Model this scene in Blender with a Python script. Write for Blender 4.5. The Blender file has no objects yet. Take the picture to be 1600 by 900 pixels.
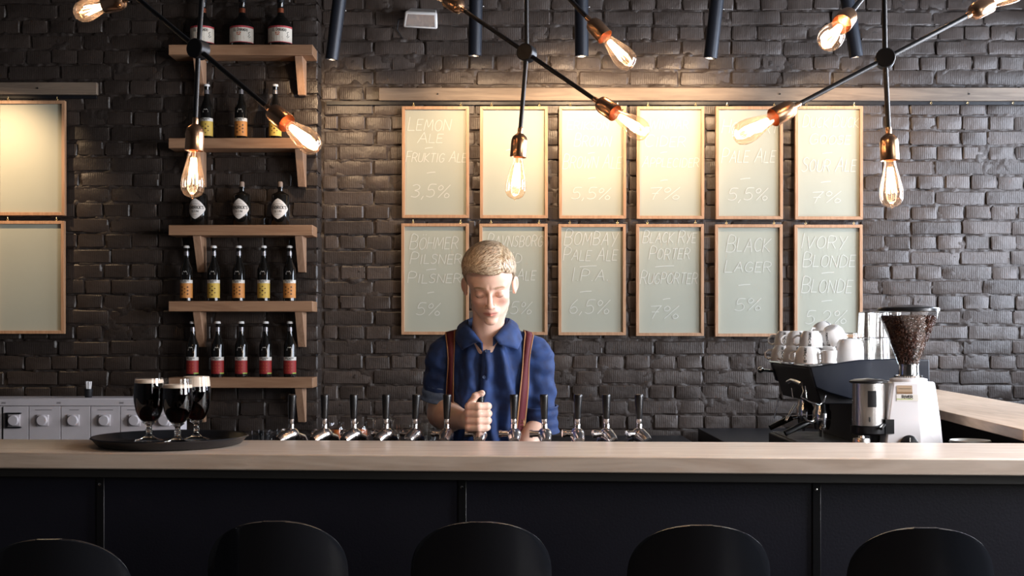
import bpy, math, random
import numpy as np
from mathutils import Vector, Matrix, Euler
PI = math.pi
rnd = random.Random(7)
sc = bpy.context.scene
COL = sc.collection

# ------------------------------------------------------------------ camera
CAMZ, F, HY = 1.443, 1900.0, 520.0
cam_d = bpy.data.cameras.new('camera'); cam = bpy.data.objects.new('camera', cam_d); COL.objects.link(cam)
cam.location = (0, 0, CAMZ); cam.rotation_euler = (PI/2, 0, 0)
cam_d.sensor_width = 36; cam_d.lens = 36*F/1600; cam_d.shift_y = (HY-450)/1600
cam_d.clip_start = 0.05
sc.camera = cam
# ------------------------------------------------------------------ world / exposure
sc.view_settings.view_transform = 'Standard'; sc.view_settings.look = 'None'
sc.view_settings.gamma = 1; sc.view_settings.use_curve_mapping = False
sc.view_settings.exposure = 0.0
wd = bpy.data.worlds.new('world'); sc.world = wd; wd.use_nodes = True
wd.node_tree.nodes['Background'].inputs[0].default_value = (.62, .76, 1, 1)
wd.node_tree.nodes['Background'].inputs[1].default_value = 0.12
# ------------------------------------------------------------------ daylight through the windows of the right wall; the third is an added fill
WINDOWS = [(4.8, 6.45, 1.2, 3.1), (2.2, 3.8, 1.0, 2.9), (-1.8, 0.6, 1.0, 2.9)]          # y0, y1, z0, z1 in the right wall; the last is added for front fill
RX = 2.98                                                     # inner face of right wall
def area_light(name, loc, rot, sx, sy, power, color):
    d = bpy.data.lights.new(name, 'AREA'); d.shape = 'RECTANGLE'; d.size = sx; d.size_y = sy
    d.energy = power; d.color = color
    o = bpy.data.objects.new(name, d); COL.objects.link(o); o.location = loc; o.rotation_euler = rot
    return o
DAY_FILL = ((.76, .85, 1.0), (.92, .94, 1.0), (1.0, .97, .93))
for (y0, y1, z0, z1), pw, dc in zip(WINDOWS, (215, 400, 150), DAY_FILL):
    area_light('daylight_and_fill', (RX+.22, (y0+y1)/2, (z0+z1)/2), (0, PI/2, 0), z1-z0, y1-y0, pw, dc)  # the third light is soft front fill, added to lift face and fronts
SPOT_W, BULB_W = 40.0, 1.3
WARM = (1.0, .69, .41); AMBER = (1.0, .66, .40)

# ------------------------------------------------------------------ helpers
def W(px, py, Y):
    """point of the room seen at photograph pixel (px, py) at distance Y"""
    return Vector(((px-800)/F*Y, Y, CAMZ-(py-HY)/F*Y))

class MB:
    def __init__(s): s.v = []; s.f = []; s.m = []; s.cur = 0
    def add(s, vs, fs):
        b = len(s.v); s.v += [tuple(v) for v in vs]
        for f in fs: s.f.append(tuple(i+b for i in f)); s.m.append(s.cur)
        return s
    def box(s, c, d, M=None):
        x, y, z = d[0]/2, d[1]/2, d[2]/2
        vs = [Vector((i, j, k)) for i in (-x, x) for j in (-y, y) for k in (-z, z)]
        if M is not None: vs = [M @ v for v in vs]
        vs = [v+Vector(c) for v in vs]
        return s.add(vs, [(0, 1, 3, 2), (4, 6, 7, 5), (0, 4, 5, 1), (2, 3, 7, 6), (0, 2, 6, 4), (1, 5, 7, 3)])
    def hexa(s, p):        # 8 points: bottom ring 0-3, top ring 4-7
        return s.add(p, [(3, 2, 1, 0), (4, 5, 6, 7), (0, 1, 5, 4), (1, 2, 6, 5), (2, 3, 7, 6), (3, 0, 4, 7)])
    def lathe(s, prof, c=(0, 0, 0), axis=(0, 0, 1), n=24, cap0=True, cap1=True, close=False):
        a = Vector(axis).normalized(); q = Vector((0, 0, 1)).rotation_difference(a); c = Vector(c)
        vs = []; fs = []
        for r, z in prof:
            for i in range(n):
                t = 2*PI*i/n; vs.append(c+q @ Vector((r*math.cos(t), r*math.sin(t), z)))
        m = len(prof)
        for j in range(m-1 if not close else m):
            for i in range(n):
                k = (i+1) % n; j2 = (j+1) % m
                fs.append((j*n+i, j*n+k, j2*n+k, j2*n+i))
        if not close:
            if cap0: fs.append(tuple(range(n-1, -1, -1)))
            if cap1: fs.append(tuple((m-1)*n+i for i in range(n)))
        return s.add(vs, fs)
    def tube(s, path, r, n=10, caps=True):
        P = [Vector(p) for p in path]
        R = r if isinstance(r, (list, tuple)) else [r]*len(P)
        vs = []; fs = []; up = None
        for i, p in enumerate(P):
            t = (P[min(i+1, len(P)-1)]-P[max(i-1, 0)]).normalized()
            if up is None: up = t.orthogonal().normalized()
            up = (up-t*up.dot(t)).normalized(); b = t.cross(up)
            for k in range(n):
                a = 2*PI*k/n; vs.append(p+(up*math.cos(a)+b*math.sin(a))*R[i])
        for i in range(len(P)-1):
            for k in range(n):
                l = (k+1) % n; fs.append((i*n+k, i*n+l, (i+1)*n+l, (i+1)*n+k))
        if caps: fs.append(tuple(range(n-1, -1, -1))); fs.append(tuple((len(P)-1)*n+k for k in range(n)))
        return s.add(vs, fs)
    def ball(s, c, r, n=16, m=10):
        r = (r, r, r) if not isinstance(r, (tuple, list)) else r; c = Vector(c)
        vs = [c+Vector((0, 0, -r[2]))]; fs = []
        for j in range(1, m):
            p = -PI/2+PI*j/m
            for i in range(n):
                t = 2*PI*i/n; vs.append(c+Vector((r[0]*math.cos(p)*math.cos(t), r[1]*math.cos(p)*math.sin(t), r[2]*math.sin(p))))
        vs.append(c+Vector((0, 0, r[2]))); L = len(vs)-1
        for i in range(n):
            k = (i+1) % n; fs.append((0, 1+k, 1+i)); fs.append((L, 1+(m-2)*n+i, 1+(m-2)*n+k))
            for j in range(m-2): fs.append((1+j*n+i, 1+j*n+k, 1+(j+1)*n+k, 1+(j+1)*n+i))
        return s.add(vs, fs)
    def grid(s, fn, nu, nv):
        vs = [fn(i/nu, j/nv) for j in range(nv+1) for i in range(nu+1)]
        w = nu+1
        return s.add(vs, [(j*w+i, j*w+i+1, (j+1)*w+i+1, (j+1)*w+i) for j in range(nv) for i in range(nu)])
    def mesh(s, name, mats, smooth=True, angle=40):
        me = bpy.data.meshes.new(name); me.from_pydata(s.v, [], s.f); me.update()
        for m in (mats if isinstance(mats, (list, tuple)) else [mats]): me.materials.append(m)
        if any(s.m): me.polygons.foreach_set('material_index', s.m)
        if smooth:
            me.polygons.foreach_set('use_smooth', [True]*len(me.polygons))
            me.set_sharp_from_angle(angle=math.radians(angle))
        return me
    def build(s, name, mats, parent=None, world=False, smooth=True, bevel=0, angle=40, solid=0, sub=0):
        o = bpy.data.objects.new(name, s.mesh(name, mats, smooth, angle)); COL.objects.link(o)
        put(o, parent, world)
        if sub: md = o.modifiers.new('sub', 'SUBSURF'); md.levels = md.render_levels = sub
        if solid: md = o.modifiers.new('solid', 'SOLIDIFY'); md.thickness = solid; md.offset = 0
        if bevel: md = o.modifiers.new('bevel', 'BEVEL'); md.width = bevel; md.segments = 2; md.limit_method = 'ANGLE'
        return o
def basis(o):
    M = o.matrix_parent_inverse @ o.matrix_basis
    return basis(o.parent) @ M if o.parent else o.matrix_basis.copy()
def put(o, parent, world=False):
    if parent is not None:
        o.parent = parent
        if world: o.matrix_parent_inverse = basis(parent).inverted()
def tag(o, label, cat, group=None, kind=None):
    if label: o['label'] = label
    if cat: o['category'] = cat
    if group: o['group'] = group
    if kind: o['kind'] = kind
    return o
def thing(name, label, cat, loc=(0, 0, 0), rz=0, group=None):
    o = bpy.data.objects.new(name, None); COL.objects.link(o); o.empty_display_size = .05
    o.location = loc; o.rotation_euler = (0, 0, rz)
    return tag(o, label, cat, group)
KIDS = {}
def copy_tree(o, parent=None):
    c = o.copy(); COL.objects.link(c)
    if parent is not None: c.parent = parent
    for ch in list(o.children): copy_tree(ch, c)
    return c
def place(proto, first, loc, rot=None, label=None, group=None, scale=None):
    o = proto if first else copy_tree(proto)
    o.location = loc
    if rot is not None: o.rotation_euler = rot
    if scale is not None: o.scale = (scale,)*3 if isinstance(scale, (int, float)) else scale
    if label: o['label'] = label
    if group: o['group'] = group
    return o
def struct(o): o['kind'] = 'structure'; return o

# ------------------------------------------------------------------ materials
def mat(name, col=(.5, .5, .5), rough=.5, metal=0, emit=None, estr=0, bump=0, bscale=80, bstretch=(1, 1, 1), var=0, vscale=8,
        coat=0, trans=0, ior=1.45, spec=.5, sheen=0, col2=None):
    m = bpy.data.materials.new(name); m.use_nodes = True; nt = m.node_tree; N = nt.nodes; L = nt.links
    b = N['Principled BSDF']; b.inputs['Base Color'].default_value = (*col, 1); b.inputs['Roughness'].default_value = rough
    b.inputs['Metallic'].default_value = metal; b.inputs['IOR'].default_value = ior
    b.inputs['Specular IOR Level'].default_value = spec
    b.inputs['Coat Weight'].default_value = coat; b.inputs['Transmission Weight'].default_value = trans
    if sheen: b.inputs['Sheen Weight'].default_value = sheen
    if emit: b.inputs['Emission Color'].default_value = (*emit, 1); b.inputs['Emission Strength'].default_value = estr
    tc = None
    if bump or var:
        tc = N.new('ShaderNodeTexCoord'); mp = N.new('ShaderNodeMapping'); mp.inputs['Scale'].default_value = bstretch
        L.new(tc.outputs['Object'], mp.inputs[0])
    if bump:
        nz = N.new('ShaderNodeTexNoise'); nz.inputs['Scale'].default_value = bscale; nz.inputs['Detail'].default_value = 5
        L.new(mp.outputs[0], nz.inputs['Vector'])
        bp = N.new('ShaderNodeBump'); bp.inputs['Strength'].default_value = 1; bp.inputs['Distance'].default_value = bump
        L.new(nz.outputs['Fac'], bp.inputs['Height']); L.new(bp.outputs[0], b.inputs['Normal'])
    if var:
        nz = N.new('ShaderNodeTexNoise'); nz.inputs['Scale'].default_value = vscale; nz.inputs['Detail'].default_value = 4
        L.new(mp.outputs[0], nz.inputs['Vector'])
        mr = N.new('ShaderNodeMapRange'); mr.inputs[1].default_value = .3; mr.inputs[2].default_value = .7
        L.new(nz.outputs['Fac'], mr.inputs[0])
        mx = N.new('ShaderNodeMix'); mx.data_type = 'RGBA'
        c2 = col2 or tuple(c*(1-var) for c in col)
        mx.inputs[6].default_value = (*c2, 1); mx.inputs[7].default_value = (*col, 1)
        L.new(mr.outputs[0], mx.inputs[0]); L.new(mx.outputs[2], b.inputs['Base Color'])
    return m
def wood(name, c1, c2, rough=.5, axis=0, scale=1.0, bump=.0004):
    m = bpy.data.materials.new(name); m.use_nodes = True; nt = m.node_tree; N = nt.nodes; L = nt.links
    b = N['Principled BSDF']; b.inputs['Roughness'].default_value = rough
    tc = N.new('ShaderNodeTexCoord'); mp = N.new('ShaderNodeMapping')
    s = [9*scale]*3; s[axis] = .9*scale; mp.inputs['Scale'].default_value = s
    L.new(tc.outputs['Object'], mp.inputs[0])
    n1 = N.new('ShaderNodeTexNoise'); n1.inputs['Scale'].default_value = 1.6; n1.inputs['Detail'].default_value = 3; n1.inputs['Distortion'].default_value = .6
    L.new(mp.outputs[0], n1.inputs['Vector'])
    mul = N.new('ShaderNodeMath'); mul.operation = 'MULTIPLY'; mul.inputs[1].default_value = 9; L.new(n1.outputs['Fac'], mul.inputs[0])
    fr = N.new('ShaderNodeMath'); fr.operation = 'PINGPONG'; fr.inputs[1].default_value = 1; L.new(mul.outputs[0], fr.inputs[0])
    n2 = N.new('ShaderNodeTexNoise'); n2.inputs['Scale'].default_value = 12; n2.inputs['Detail'].default_value = 4
    L.new(mp.outputs[0], n2.inputs['Vector'])
    ad = N.new('ShaderNodeMath'); ad.operation = 'MULTIPLY_ADD'; ad.inputs[1].default_value = .55; L.new(fr.outputs[0], ad.inputs[0])
    m2 = N.new('ShaderNodeMath'); m2.operation = 'MULTIPLY'; m2.inputs[1].default_value = .6; L.new(n2.outputs['Fac'], m2.inputs[0]); L.new(m2.outputs[0], ad.inputs[2])
    cr = N.new('ShaderNodeValToRGB'); cr.color_ramp.elements[0].position = .15; cr.color_ramp.elements[1].position = .85
    cr.color_ramp.elements[0].color = (*c1, 1); cr.color_ramp.elements[1].color = (*c2, 1)
    L.new(ad.outputs[0], cr.inputs[0]); L.new(cr.outputs[0], b.inputs['Base Color'])
    bp = N.new('ShaderNodeBump'); bp.inputs['Distance'].default_value = bump; L.new(ad.outputs[0], bp.inputs['Height']); L.new(bp.outputs[0], b.inputs['Normal'])
    return m
def thin_glass(name, tint=(1, 1, 1), base=.04, rough=.0, edge=.75, milk=0):
    """thin walled glass: clear with a reflection that grows towards the edge"""
    m = bpy.data.materials.new(name); m.use_nodes = True; nt = m.node_tree; N = nt.nodes; L = nt.links
    N.remove(N['Principled BSDF']); out = N['Material Output']
    t = N.new('ShaderNodeBsdfTransparent'); t.inputs[0].default_value = (*tint, 1)
    g = N.new('ShaderNodeBsdfGlossy'); g.inputs['Roughness'].default_value = rough; g.inputs['Color'].default_value = (1, 1, 1, 1)
    lw = N.new('ShaderNodeLayerWeight'); lw.inputs['Blend'].default_value = .35
    p = N.new('ShaderNodeMath'); p.operation = 'MULTIPLY_ADD'; p.inputs[1].default_value = edge; p.inputs[2].default_value = base
    pw = N.new('ShaderNodeMath'); pw.operation = 'POWER'; pw.inputs[1].default_value = 2.2
    L.new(lw.outputs['Facing'], pw.inputs[0]); L.new(pw.outputs[0], p.inputs[0])
    mx = N.new('ShaderNodeMixShader'); L.new(p.outputs[0], mx.inputs[0]); L.new(t.outputs[0], mx.inputs[1]); L.new(g.outputs[0], mx.inputs[2])
    L.new(mx.outputs[0], out.inputs[0])
    if milk:
        tr = N.new('ShaderNodeBsdfTranslucent'); tr.inputs[0].default_value = (1, .80, .66, 1); m2 = N.new('ShaderNodeMixShader'); m2.inputs[0].default_value = milk
        L.new(mx.outputs[0], m2.inputs[1]); L.new(tr.outputs[0], m2.inputs[2]); L.new(m2.outputs[0], out.inputs[0])
    return m

def brick_mat(name='painted_brick', c=(.082, .062, .052)):
    m = mat(name, c, .44, bump=.0030, bscale=28, var=.35, vscale=5, spec=.6)
    nt = m.node_tree; N = nt.nodes; L = nt.links; b = N['Principled BSDF']
    tc = N.new('ShaderNodeTexCoord')
    w = N.new('ShaderNodeTexWave'); w.wave_type = 'BANDS'; w.bands_direction = 'X'; w.inputs['Scale'].default_value = 28; w.inputs['Distortion'].default_value = 1.5
    w.inputs['Detail'].default_value = 2
    L.new(tc.outputs['Object'], w.inputs['Vector'])
    old = b.inputs['Normal'].links[0].from_node
    bp = N.new('ShaderNodeBump'); bp.inputs['Distance'].default_value = .0005; bp.inputs['Strength'].default_value = .6
    L.new(w.outputs['Fac'], bp.inputs['Height']); L.new(old.outputs[0], bp.inputs['Normal']); L.new(bp.outputs[0], b.inputs['Normal'])
    oi = N.new('ShaderNodeObjectInfo')
    hs = N.new('ShaderNodeHueSaturation'); mr = N.new('ShaderNodeMapRange'); mr.inputs[3].default_value = .72; mr.inputs[4].default_value = 1.15
    L.new(oi.outputs['Random'], mr.inputs[0]); L.new(mr.outputs[0], hs.inputs['Value'])
    src = b.inputs['Base Color'].links[0].from_socket
    L.new(src, hs.inputs['Color']); L.new(hs.outputs[0], b.inputs['Base Color'])
    return m
M_BRICK = brick_mat(); M_BRICKD = brick_mat('shaded_painted_brick', (.044, .032, .026))  # second copy for the left wall: the same paint with shade in its colour
M_MORTARD = mat('shaded_painted_mortar', (.034, .025, .021), .5, bump=.004, bscale=40, var=.4, vscale=9)  # mortar of the left wall, its shade likewise put into the colour
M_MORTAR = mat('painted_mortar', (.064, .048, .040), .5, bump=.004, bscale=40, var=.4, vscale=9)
M_PLASTER = mat('dark_plaster', (.03, .03, .032), .8, bump=.002, bscale=20)
M_FLOOR = wood('dark_floor_wood', (.03, .02, .014), (.06, .04, .028), .45, 1, .6)
M_OAK = wood('oak', (.54, .42, .33), (.70, .58, .48), .34)
M_OAKY = wood('oak_along_y', (.42, .29, .19), (.58, .42, .30), .42, 1)
M_SHELF = wood('shelf_pine', (.27, .14, .075), (.38, .215, .12), .55)
M_BRKT = wood('bracket_pine', (.30, .17, .10), (.42, .25, .155), .55, 2)
M_FRAME = wood('frame_wood', (.40, .21, .11), (.52, .30, .17), .45, 2, 2)
M_BATTEN = wood('batten_wood', (.13, .095, .07), (.22, .165, .12), .6)
M_BLACK = mat('black_paint', (.008, .008, .010), .45, bump=.0005, bscale=60)
M_NAVY = mat('navy_black_panel', (.012, .012, .020), .42, bump=.0004, bscale=150, var=.3, vscale=3)
M_STRIP = mat('black_stained_strip', (.03, .028, .026), .5, bump=.001, bscale=30, bstretch=(.1, 1, 1), var=.5, vscale=8)
M_IRON = mat('black_iron', (.012, .012, .014), .38, .3)
M_BOARD = mat('board_panel', (.43, .435, .35), .55, var=.05, vscale=4)
M_CHALK = mat('chalk', (.64, .64, .57), .9)
M_BRASS = mat('brass_hook', (.75, .52, .22), .3, 1)
M_COPPER = mat('brushed_copper', (.60, .36, .22), .27, 1, bump=.0002, bscale=300, bstretch=(1, 1, .05))
M_CERAM = mat('white_ceramic', (.80, .78, .76), .18, coat=.3)
M_BLKTXT = mat('black_print', (.01, .01, .01), .5)
M_CHROME = mat('chrome', (.78, .77, .76), .12, 1)
M_STEEL = mat('brushed_steel', (.62, .60, .58), .25, 1, bump=.0002, bscale=250, bstretch=(1, 1, .05))
M_TAPM = mat('worn_chrome', (.72, .68, .67), .22, 1, bump=.0006, bscale=90)
M_PLAST = mat('black_plastic', (.007, .007, .008), .3, coat=.2)
M_SILVER = mat('pale_painted_metal', (.74, .71, .71), .38, coat=.2)
M_WHITE = mat('white_panel', (.62, .58, .60), .45, var=.1, vscale=10)
M_GREY = mat('grey_line', (.18, .17, .18), .5)
M_GLASS = thin_glass('clear_glass', (.97, .97, .97), .05)
M_BULBG = thin_glass('bulb_glass', (1.0, .88, .76), .05, edge=.5, milk=.02)
M_SOLIDG = mat('solid_glass', (1, 1, 1), .02, trans=1, ior=1.5)
M_BOTTLE = mat('dark_bottle_glass', (.006, .005, .004), .08, coat=.5)
M_FIL = mat('filament', (1, .6, .3), .5, emit=(1, .72, .45), estr=55)

# ------------------------------------------------------------------ stroke lettering
G = {
 'A': (.7, [[(0, 0), (.38, 1), (.7, 0)], [(.14, .38), (.56, .38)]]),
 'B': (.6, [[(0, 0), (0, 1), (.38, 1), (.52, .86), (.5, .66), (.34, .54), (0, .52)], [(.34, .54), (.56, .4), (.58, .18), (.4, 0), (0, 0)]]),
 'C': (.62, [[(.6, .86), (.42, 1), (.18, .94), (.03, .7), (0, .36), (.14, .08), (.36, 0), (.6, .12)]]),
 'D': (.64, [[(0, 0), (0, 1), (.34, .97), (.58, .76), (.62, .4), (.44, .08), (0, 0)]]),
 'E': (.52, [[(.5, 1), (0, 1), (0, 0), (.52, 0)], [(0, .52), (.42, .52)]]),
 'F': (.5, [[(.52, 1), (0, 1), (0, 0)], [(0, .52), (.4, .52)]]),
 'G': (.66, [[(.6, .86), (.4, 1), (.16, .92), (.02, .64), (.02, .3), (.2, .03), (.46, .02), (.62, .2), (.62, .42), (.36, .42)]]),
 'H': (.62, [[(0, 0), (0, 1)], [(.62, 0), (.62, 1)], [(0, .5), (.62, .5)]]),
 'I': (.2, [[(.1, 0), (.1, 1)]]),
 'J': (.4, [[(.4, 1), (.4, .2), (.2, 0), (0, .14)]]),
 'K': (.6, [[(0, 0), (0, 1)], [(.56, 1), (.02, .44), (.62, 0)]]),
 'L': (.5, [[(0, 1), (0, 0), (.5, 0)]]),
 'M': (.8, [[(0, 0), (.1, 1), (.4, .3), (.7, 1), (.8, 0)]]),
 'N': (.66, [[(0, 0), (0, 1), (.62, 0), (.64, 1)]]),
 'O': (.66, [[(.32, 1), (.1, .86), (0, .5), (.1, .14), (.34, 0), (.58, .16), (.66, .52), (.56, .86), (.32, 1)]]),
 'P': (.58, [[(0, 0), (0, 1), (.4, 1), (.56, .84), (.54, .6), (.36, .46), (0, .46)]]),
 'R': (.62, [[(0, 0), (0, 1), (.4, 1), (.56, .84), (.52, .62), (.34, .5), (0, .5)], [(.28, .5), (.64, 0)]]),
 'S': (.54, [[(.52, .88), (.34, 1), (.12, .94), (.04, .76), (.16, .58), (.4, .46), (.52, .28), (.42, .07), (.2, 0), (0, .1)]]),
 'T': (.6, [[(0, 1), (.62, 1)], [(.31, 1), (.31, 0)]]),
 'U': (.62, [[(0, 1), (0, .25), (.16, .02), (.42, .02), (.6, .25), (.62, 1)]]),
 'V': (.62, [[(0, 1), (.3, 0), (.62, 1)]]),
 'W': (.86, [[(0, 1), (.2, 0), (.43, .8), (.64, 0), (.86, 1)]]),
 'Y': (.6, [[(0, 1), (.3, .5)], [(.62, 1), (.18, -.1)]]),
 'X': (.6, [[(0, 1), (.6, 0)], [(.6, 1), (0, 0)]]),
 '0': (.5, [[(.25, 1), (.05, .8), (0, .4), (.2, 0), (.42, .1), (.5, .6), (.38, .92), (.25, 1)]]),
 '1': (.3, [[(0, .75), (.2, 1), (.2, 0)]]),
 '2': (.6, [[(.02, .8), (.2, 1), (.44, .96), (.54, .74), (.4, .42), (0, 0), (.6, .02)]]),
 '3': (.55, [[(.02, .9), (.28, 1), (.5, .84), (.44, .62), (.2, .52), (.46, .44), (.54, .2), (.34, 0), (0, .06)]]),
 '5': (.55, [[(.56, 1), (.14, .98), (.06, .56), (.34, .6), (.54, .4), (.5, .12), (.26, 0), (0, .08)]]),
 '6': (.5, [[(.4, 1), (.12, .62), (.0, .26), (.14, .02), (.38, .02), (.5, .22), (.42, .42), (.2, .46), (.04, .3)]]),
 '7': (.55, [[(0, .95), (.58, 1), (.3, .5), (.2, 0)], [(.1, .5), (.46, .52)]]),
 ',': (.14, [[(.12, .1), (0, -.16)]]), '.': (.14, [[(.04, .02), (.1, .06)]]), '-': (.4, [[(0, .45), (.4, .5)]]), "'": (.1, [[(.05, 1), (.03, .8)]]),
 '%': (.85, [[(.18, .98), (.02, .82), (.08, .62), (.26, .62), (.34, .82), (.18, .98)], [(.8, 1), (.12, 0)], [(.68, .36), (.54, .2), (.6, .02), (.78, .02), (.86, .2), (.68, .36)]]),
 ' ': (.3, [])}
def strokes(text, x0, y0, width, h, slant=.18, first=1.22, jit=.04, gap=.2, r=rnd):
    """polylines of text laid from (x0,y0) baseline, fitted to width, cap height h"""
    tot = 0; items = []; start = True
    for ch in text:
        base = {'Ö': 'O', 'Ä': 'A', 'Ø': 'O'}.get(ch, ch); w, st = G[base]; k = first if start and ch not in '0123456789%,.' else 1
        start = (ch == ' ')
        items.append((ch, tot, k, st)); tot += (w*k+gap)
    tot -= gap; sx = width/tot if tot > 0 else h
    out = []
    for ch, ox, k, st in items:
        dy = r.uniform(-jit, jit)
        for pl in st:
            out.append([(x0+(ox+(u+r.uniform(-jit, jit)*.5)*k)*sx+slant*v*h*k, y0+(v*k+dy)*h) for u, v in pl])
        if ch in 'ÖÄ':
            for q in (.2, .48): out.append([(x0+(ox+q)*sx+slant*h*1.3, y0+1.22*h), (x0+(ox+q+.06)*sx+slant*h*1.3, y0+1.26*h)])
    return out
def smooth_pl(pl):
    if len(pl) < 4: return pl
    P = [Vector((*p, 0)) for p in pl]; out = []
    for i in range(len(P)-1):
        p0, p1, p2, p3 = P[max(i-1, 0)], P[i], P[i+1], P[min(i+2, len(P)-1)]
        for t in (0, .34, .67):
            q = .5*((2*p1)+(p2-p0)*t+(2*p0-5*p1+4*p2-p3)*t*t+(3*p1-p0-3*p2+p3)*t**3); out.append((q.x, q.y))
    out.append(pl[-1]); return out
def ink(mb, pls, w, fn, curved='BCDGOPRSUJ'):
    for pl in pls:
        pl = smooth_pl(pl) if len(pl) > 4 else pl
        for (x1, y1), (x2, y2) in zip(pl, pl[1:]):
            dx, dy = x2-x1, y2-y1; L = math.hypot(dx, dy) or 1e-6; nx, ny = -dy/L*w/2, dx/L*w/2; ex, ey = dx/L*w*.3, dy/L*w*.3
            k = (len(mb.f) % 9)*3e-5; mb.add([Vector(fn(x, y))-Vector((0, k, 0)) for x, y in ((x1-ex-nx, y1-ey-ny), (x2+ex-nx, y2+ey-ny), (x2+ex+nx, y2+ey+ny), (x1-ex+nx, y1-ey+ny))], [(0, 1, 2, 3)])
# ================================================================== THE ROOM
WY, PY = 6.60, 6.46           # brick faces of the back wall and of its projecting left part
PXR = (502.5-800)/F*WY        # right edge of the projecting part
LX, BY, CZ = -3.6, -3.0, 3.42
s = MB(); s.box(((LX+RX)/2, (BY+WY)/2, -.05), (RX-LX+.6, WY-BY+1, .1)); struct(s.build('floor', M_FLOOR))
s = MB(); s.box(((LX+RX)/2, (BY+WY)/2, CZ+.05), (RX-LX+.6, WY-BY+1, .1)); struct(s.build('ceiling', M_PLASTER))
s = MB(); s.box((LX-.1, (BY+WY)/2, CZ/2), (.2, WY-BY+1, CZ)); struct(s.build('wall_left', M_PLASTER))
s = MB(); s.box(((LX+RX)/2, BY-.1, CZ/2), (RX-LX+.6, .2, CZ)); struct(s.build('wall_front', M_PLASTER))
s = MB()
ys = [BY-.2]+[v for w_ in WINDOWS[::-1] for v in w_[:2]]+[WY+.3]
for i in range(7):
    a, b = ys[i], ys[i+1]
    if i in (1, 3, 5):
        z0, z1 = WINDOWS[0][2:]
        s.box((RX+.1, (a+b)/2, z0/2), (.2, b-a, z0)); s.box((RX+.1, (a+b)/2, (z1+CZ)/2), (.2, b-a, CZ-z1))
    else: s.box((RX+.1, (a+b)/2, CZ/2), (.2, b-a, CZ))
struct(s.build('wall_right', M_PLASTER))
for n, (y0, y1, z0, z1) in enumerate(WINDOWS):  # the third window is made up to carry the added fill
    s = MB(); t = .06
    for z in (z0+t/2, z1-t/2): s.box((RX+.12, (y0+y1)/2, z), (.07, y1-y0, t))
    for k in range(4): s.box((RX+.12, y0+t/2+(y1-y0-t)*k/3, (z0+z1)/2), (.07, t, z1-z0-2*t))
    w = struct(s.build('window_%d' % (n+1), M_BLACK))
    g = MB()
    for k in range(3):
        a = y0+(y1-y0)*k/3; g.box((RX+.12, a+(y1-y0)/6, (z0+z1)/2), (.006, (y1-y0)/3-.07, z1-z0-.13))
    g.build('pane', M_GLASS, w)

# ---- rough painted mortar bed, bricks set one by one
rs = np.random.RandomState(3)
def vnoise(nx, nz, cx, cz):
    g = rs.rand(cz+3, cx+3); x = np.linspace(0, cx, nx, endpoint=False); z = np.linspace(0, cz, nz, endpoint=False)
    xi = x.astype(int); zi = z.astype(int); fx = x-xi; fz = z-zi; fx = fx*fx*(3-2*fx); fz = fz*fz*(3-2*fz)
    a = g[zi][:, xi]; b = g[zi][:, xi+1]; c = g[zi+1][:, xi]; d = g[zi+1][:, xi+1]
    return (a*(1-fx)+b*fx)*(1-fz)[:, None]+(c*(1-fx)+d*fx)*fz[:, None]
ROW = 23.4/(F/WY)
def zrow(k): return CAMZ+(HY-(250.5+23.4*k))/(F/WY)      # joint heights, k grows downwards
def mortar(name, x0, x1, z0, z1, y, mt):
    h = .0115; nx = int((x1-x0)/h)+1; nz = int((z1-z0)/h)+1
    X = np.linspace(x0, x1, nx); Z = np.linspace(z0, z1, nz)
    Wd, Hd = x1-x0, z1-z0
    n = .45*vnoise(nx, nz, int(Wd/.09), int(Hd/.06))+.35*vnoise(nx, nz, int(Wd/.04), int(Hd/.03))+.35*vnoise(nx, nz, int(Wd/.02), int(Hd/.016))
    Yd = y+.015-.026*(n-.35)
    # squeezed-out lips along the bed joints
    dz = np.abs(((Z-zrow(0))/ROW+.5) % 1-.5)*ROW
    lip = np.exp(-(dz/.011)**2)[:, None]*(vnoise(nx, nz, int(Wd/.07), int(Hd/.08)) > .5)*vnoise(nx, nz, int(Wd/.03), int(Hd/.05))
    Yd -= lip*.012
    vx, vz = np.meshgrid(X, Z); co = np.stack([vx, Yd, vz], -1).reshape(-1, 3)
    idx = np.arange(nx*nz).reshape(nz, nx)
    q = np.stack([idx[:-1, :-1], idx[:-1, 1:], idx[1:, 1:], idx[1:, :-1]], -1).reshape(-1, 4)
    me = np_mesh(name, co, q, [mt])
    o = bpy.data.objects.new(name, me); COL.objects.link(o); return struct(o)
def np_mesh(name, co, q, mats, smooth=True):
    me = bpy.data.meshes.new(name); n = len(q); k = q.shape[1]
    me.vertices.add(len(co)); me.vertices.foreach_set('co', np.ascontiguousarray(co, dtype=np.float32).ravel())
    me.loops.add(n*k); me.loops.foreach_set('vertex_index', np.ascontiguousarray(q, dtype=np.int32).ravel())
    me.polygons.add(n); me.polygons.foreach_set('loop_start', np.arange(0, n*k, k, dtype=np.int32))
    me.update(calc_edges=True)
    for m in mats: me.materials.append(m)
    if smooth: me.polygons.foreach_set('use_smooth', np.ones(n, dtype=bool))
    me.validate(); return me
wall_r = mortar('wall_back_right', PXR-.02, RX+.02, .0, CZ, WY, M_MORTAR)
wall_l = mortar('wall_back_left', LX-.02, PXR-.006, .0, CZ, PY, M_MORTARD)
s = MB()                                    # the short return of the projecting part
s.grid(lambda u, v: (PXR-.008+.006*math.sin(37*v+9*u), PY+.014+u*(WY-PY+.01), v*CZ), 6, 120)
struct(s.build('wall_return', M_MORTAR))
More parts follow.
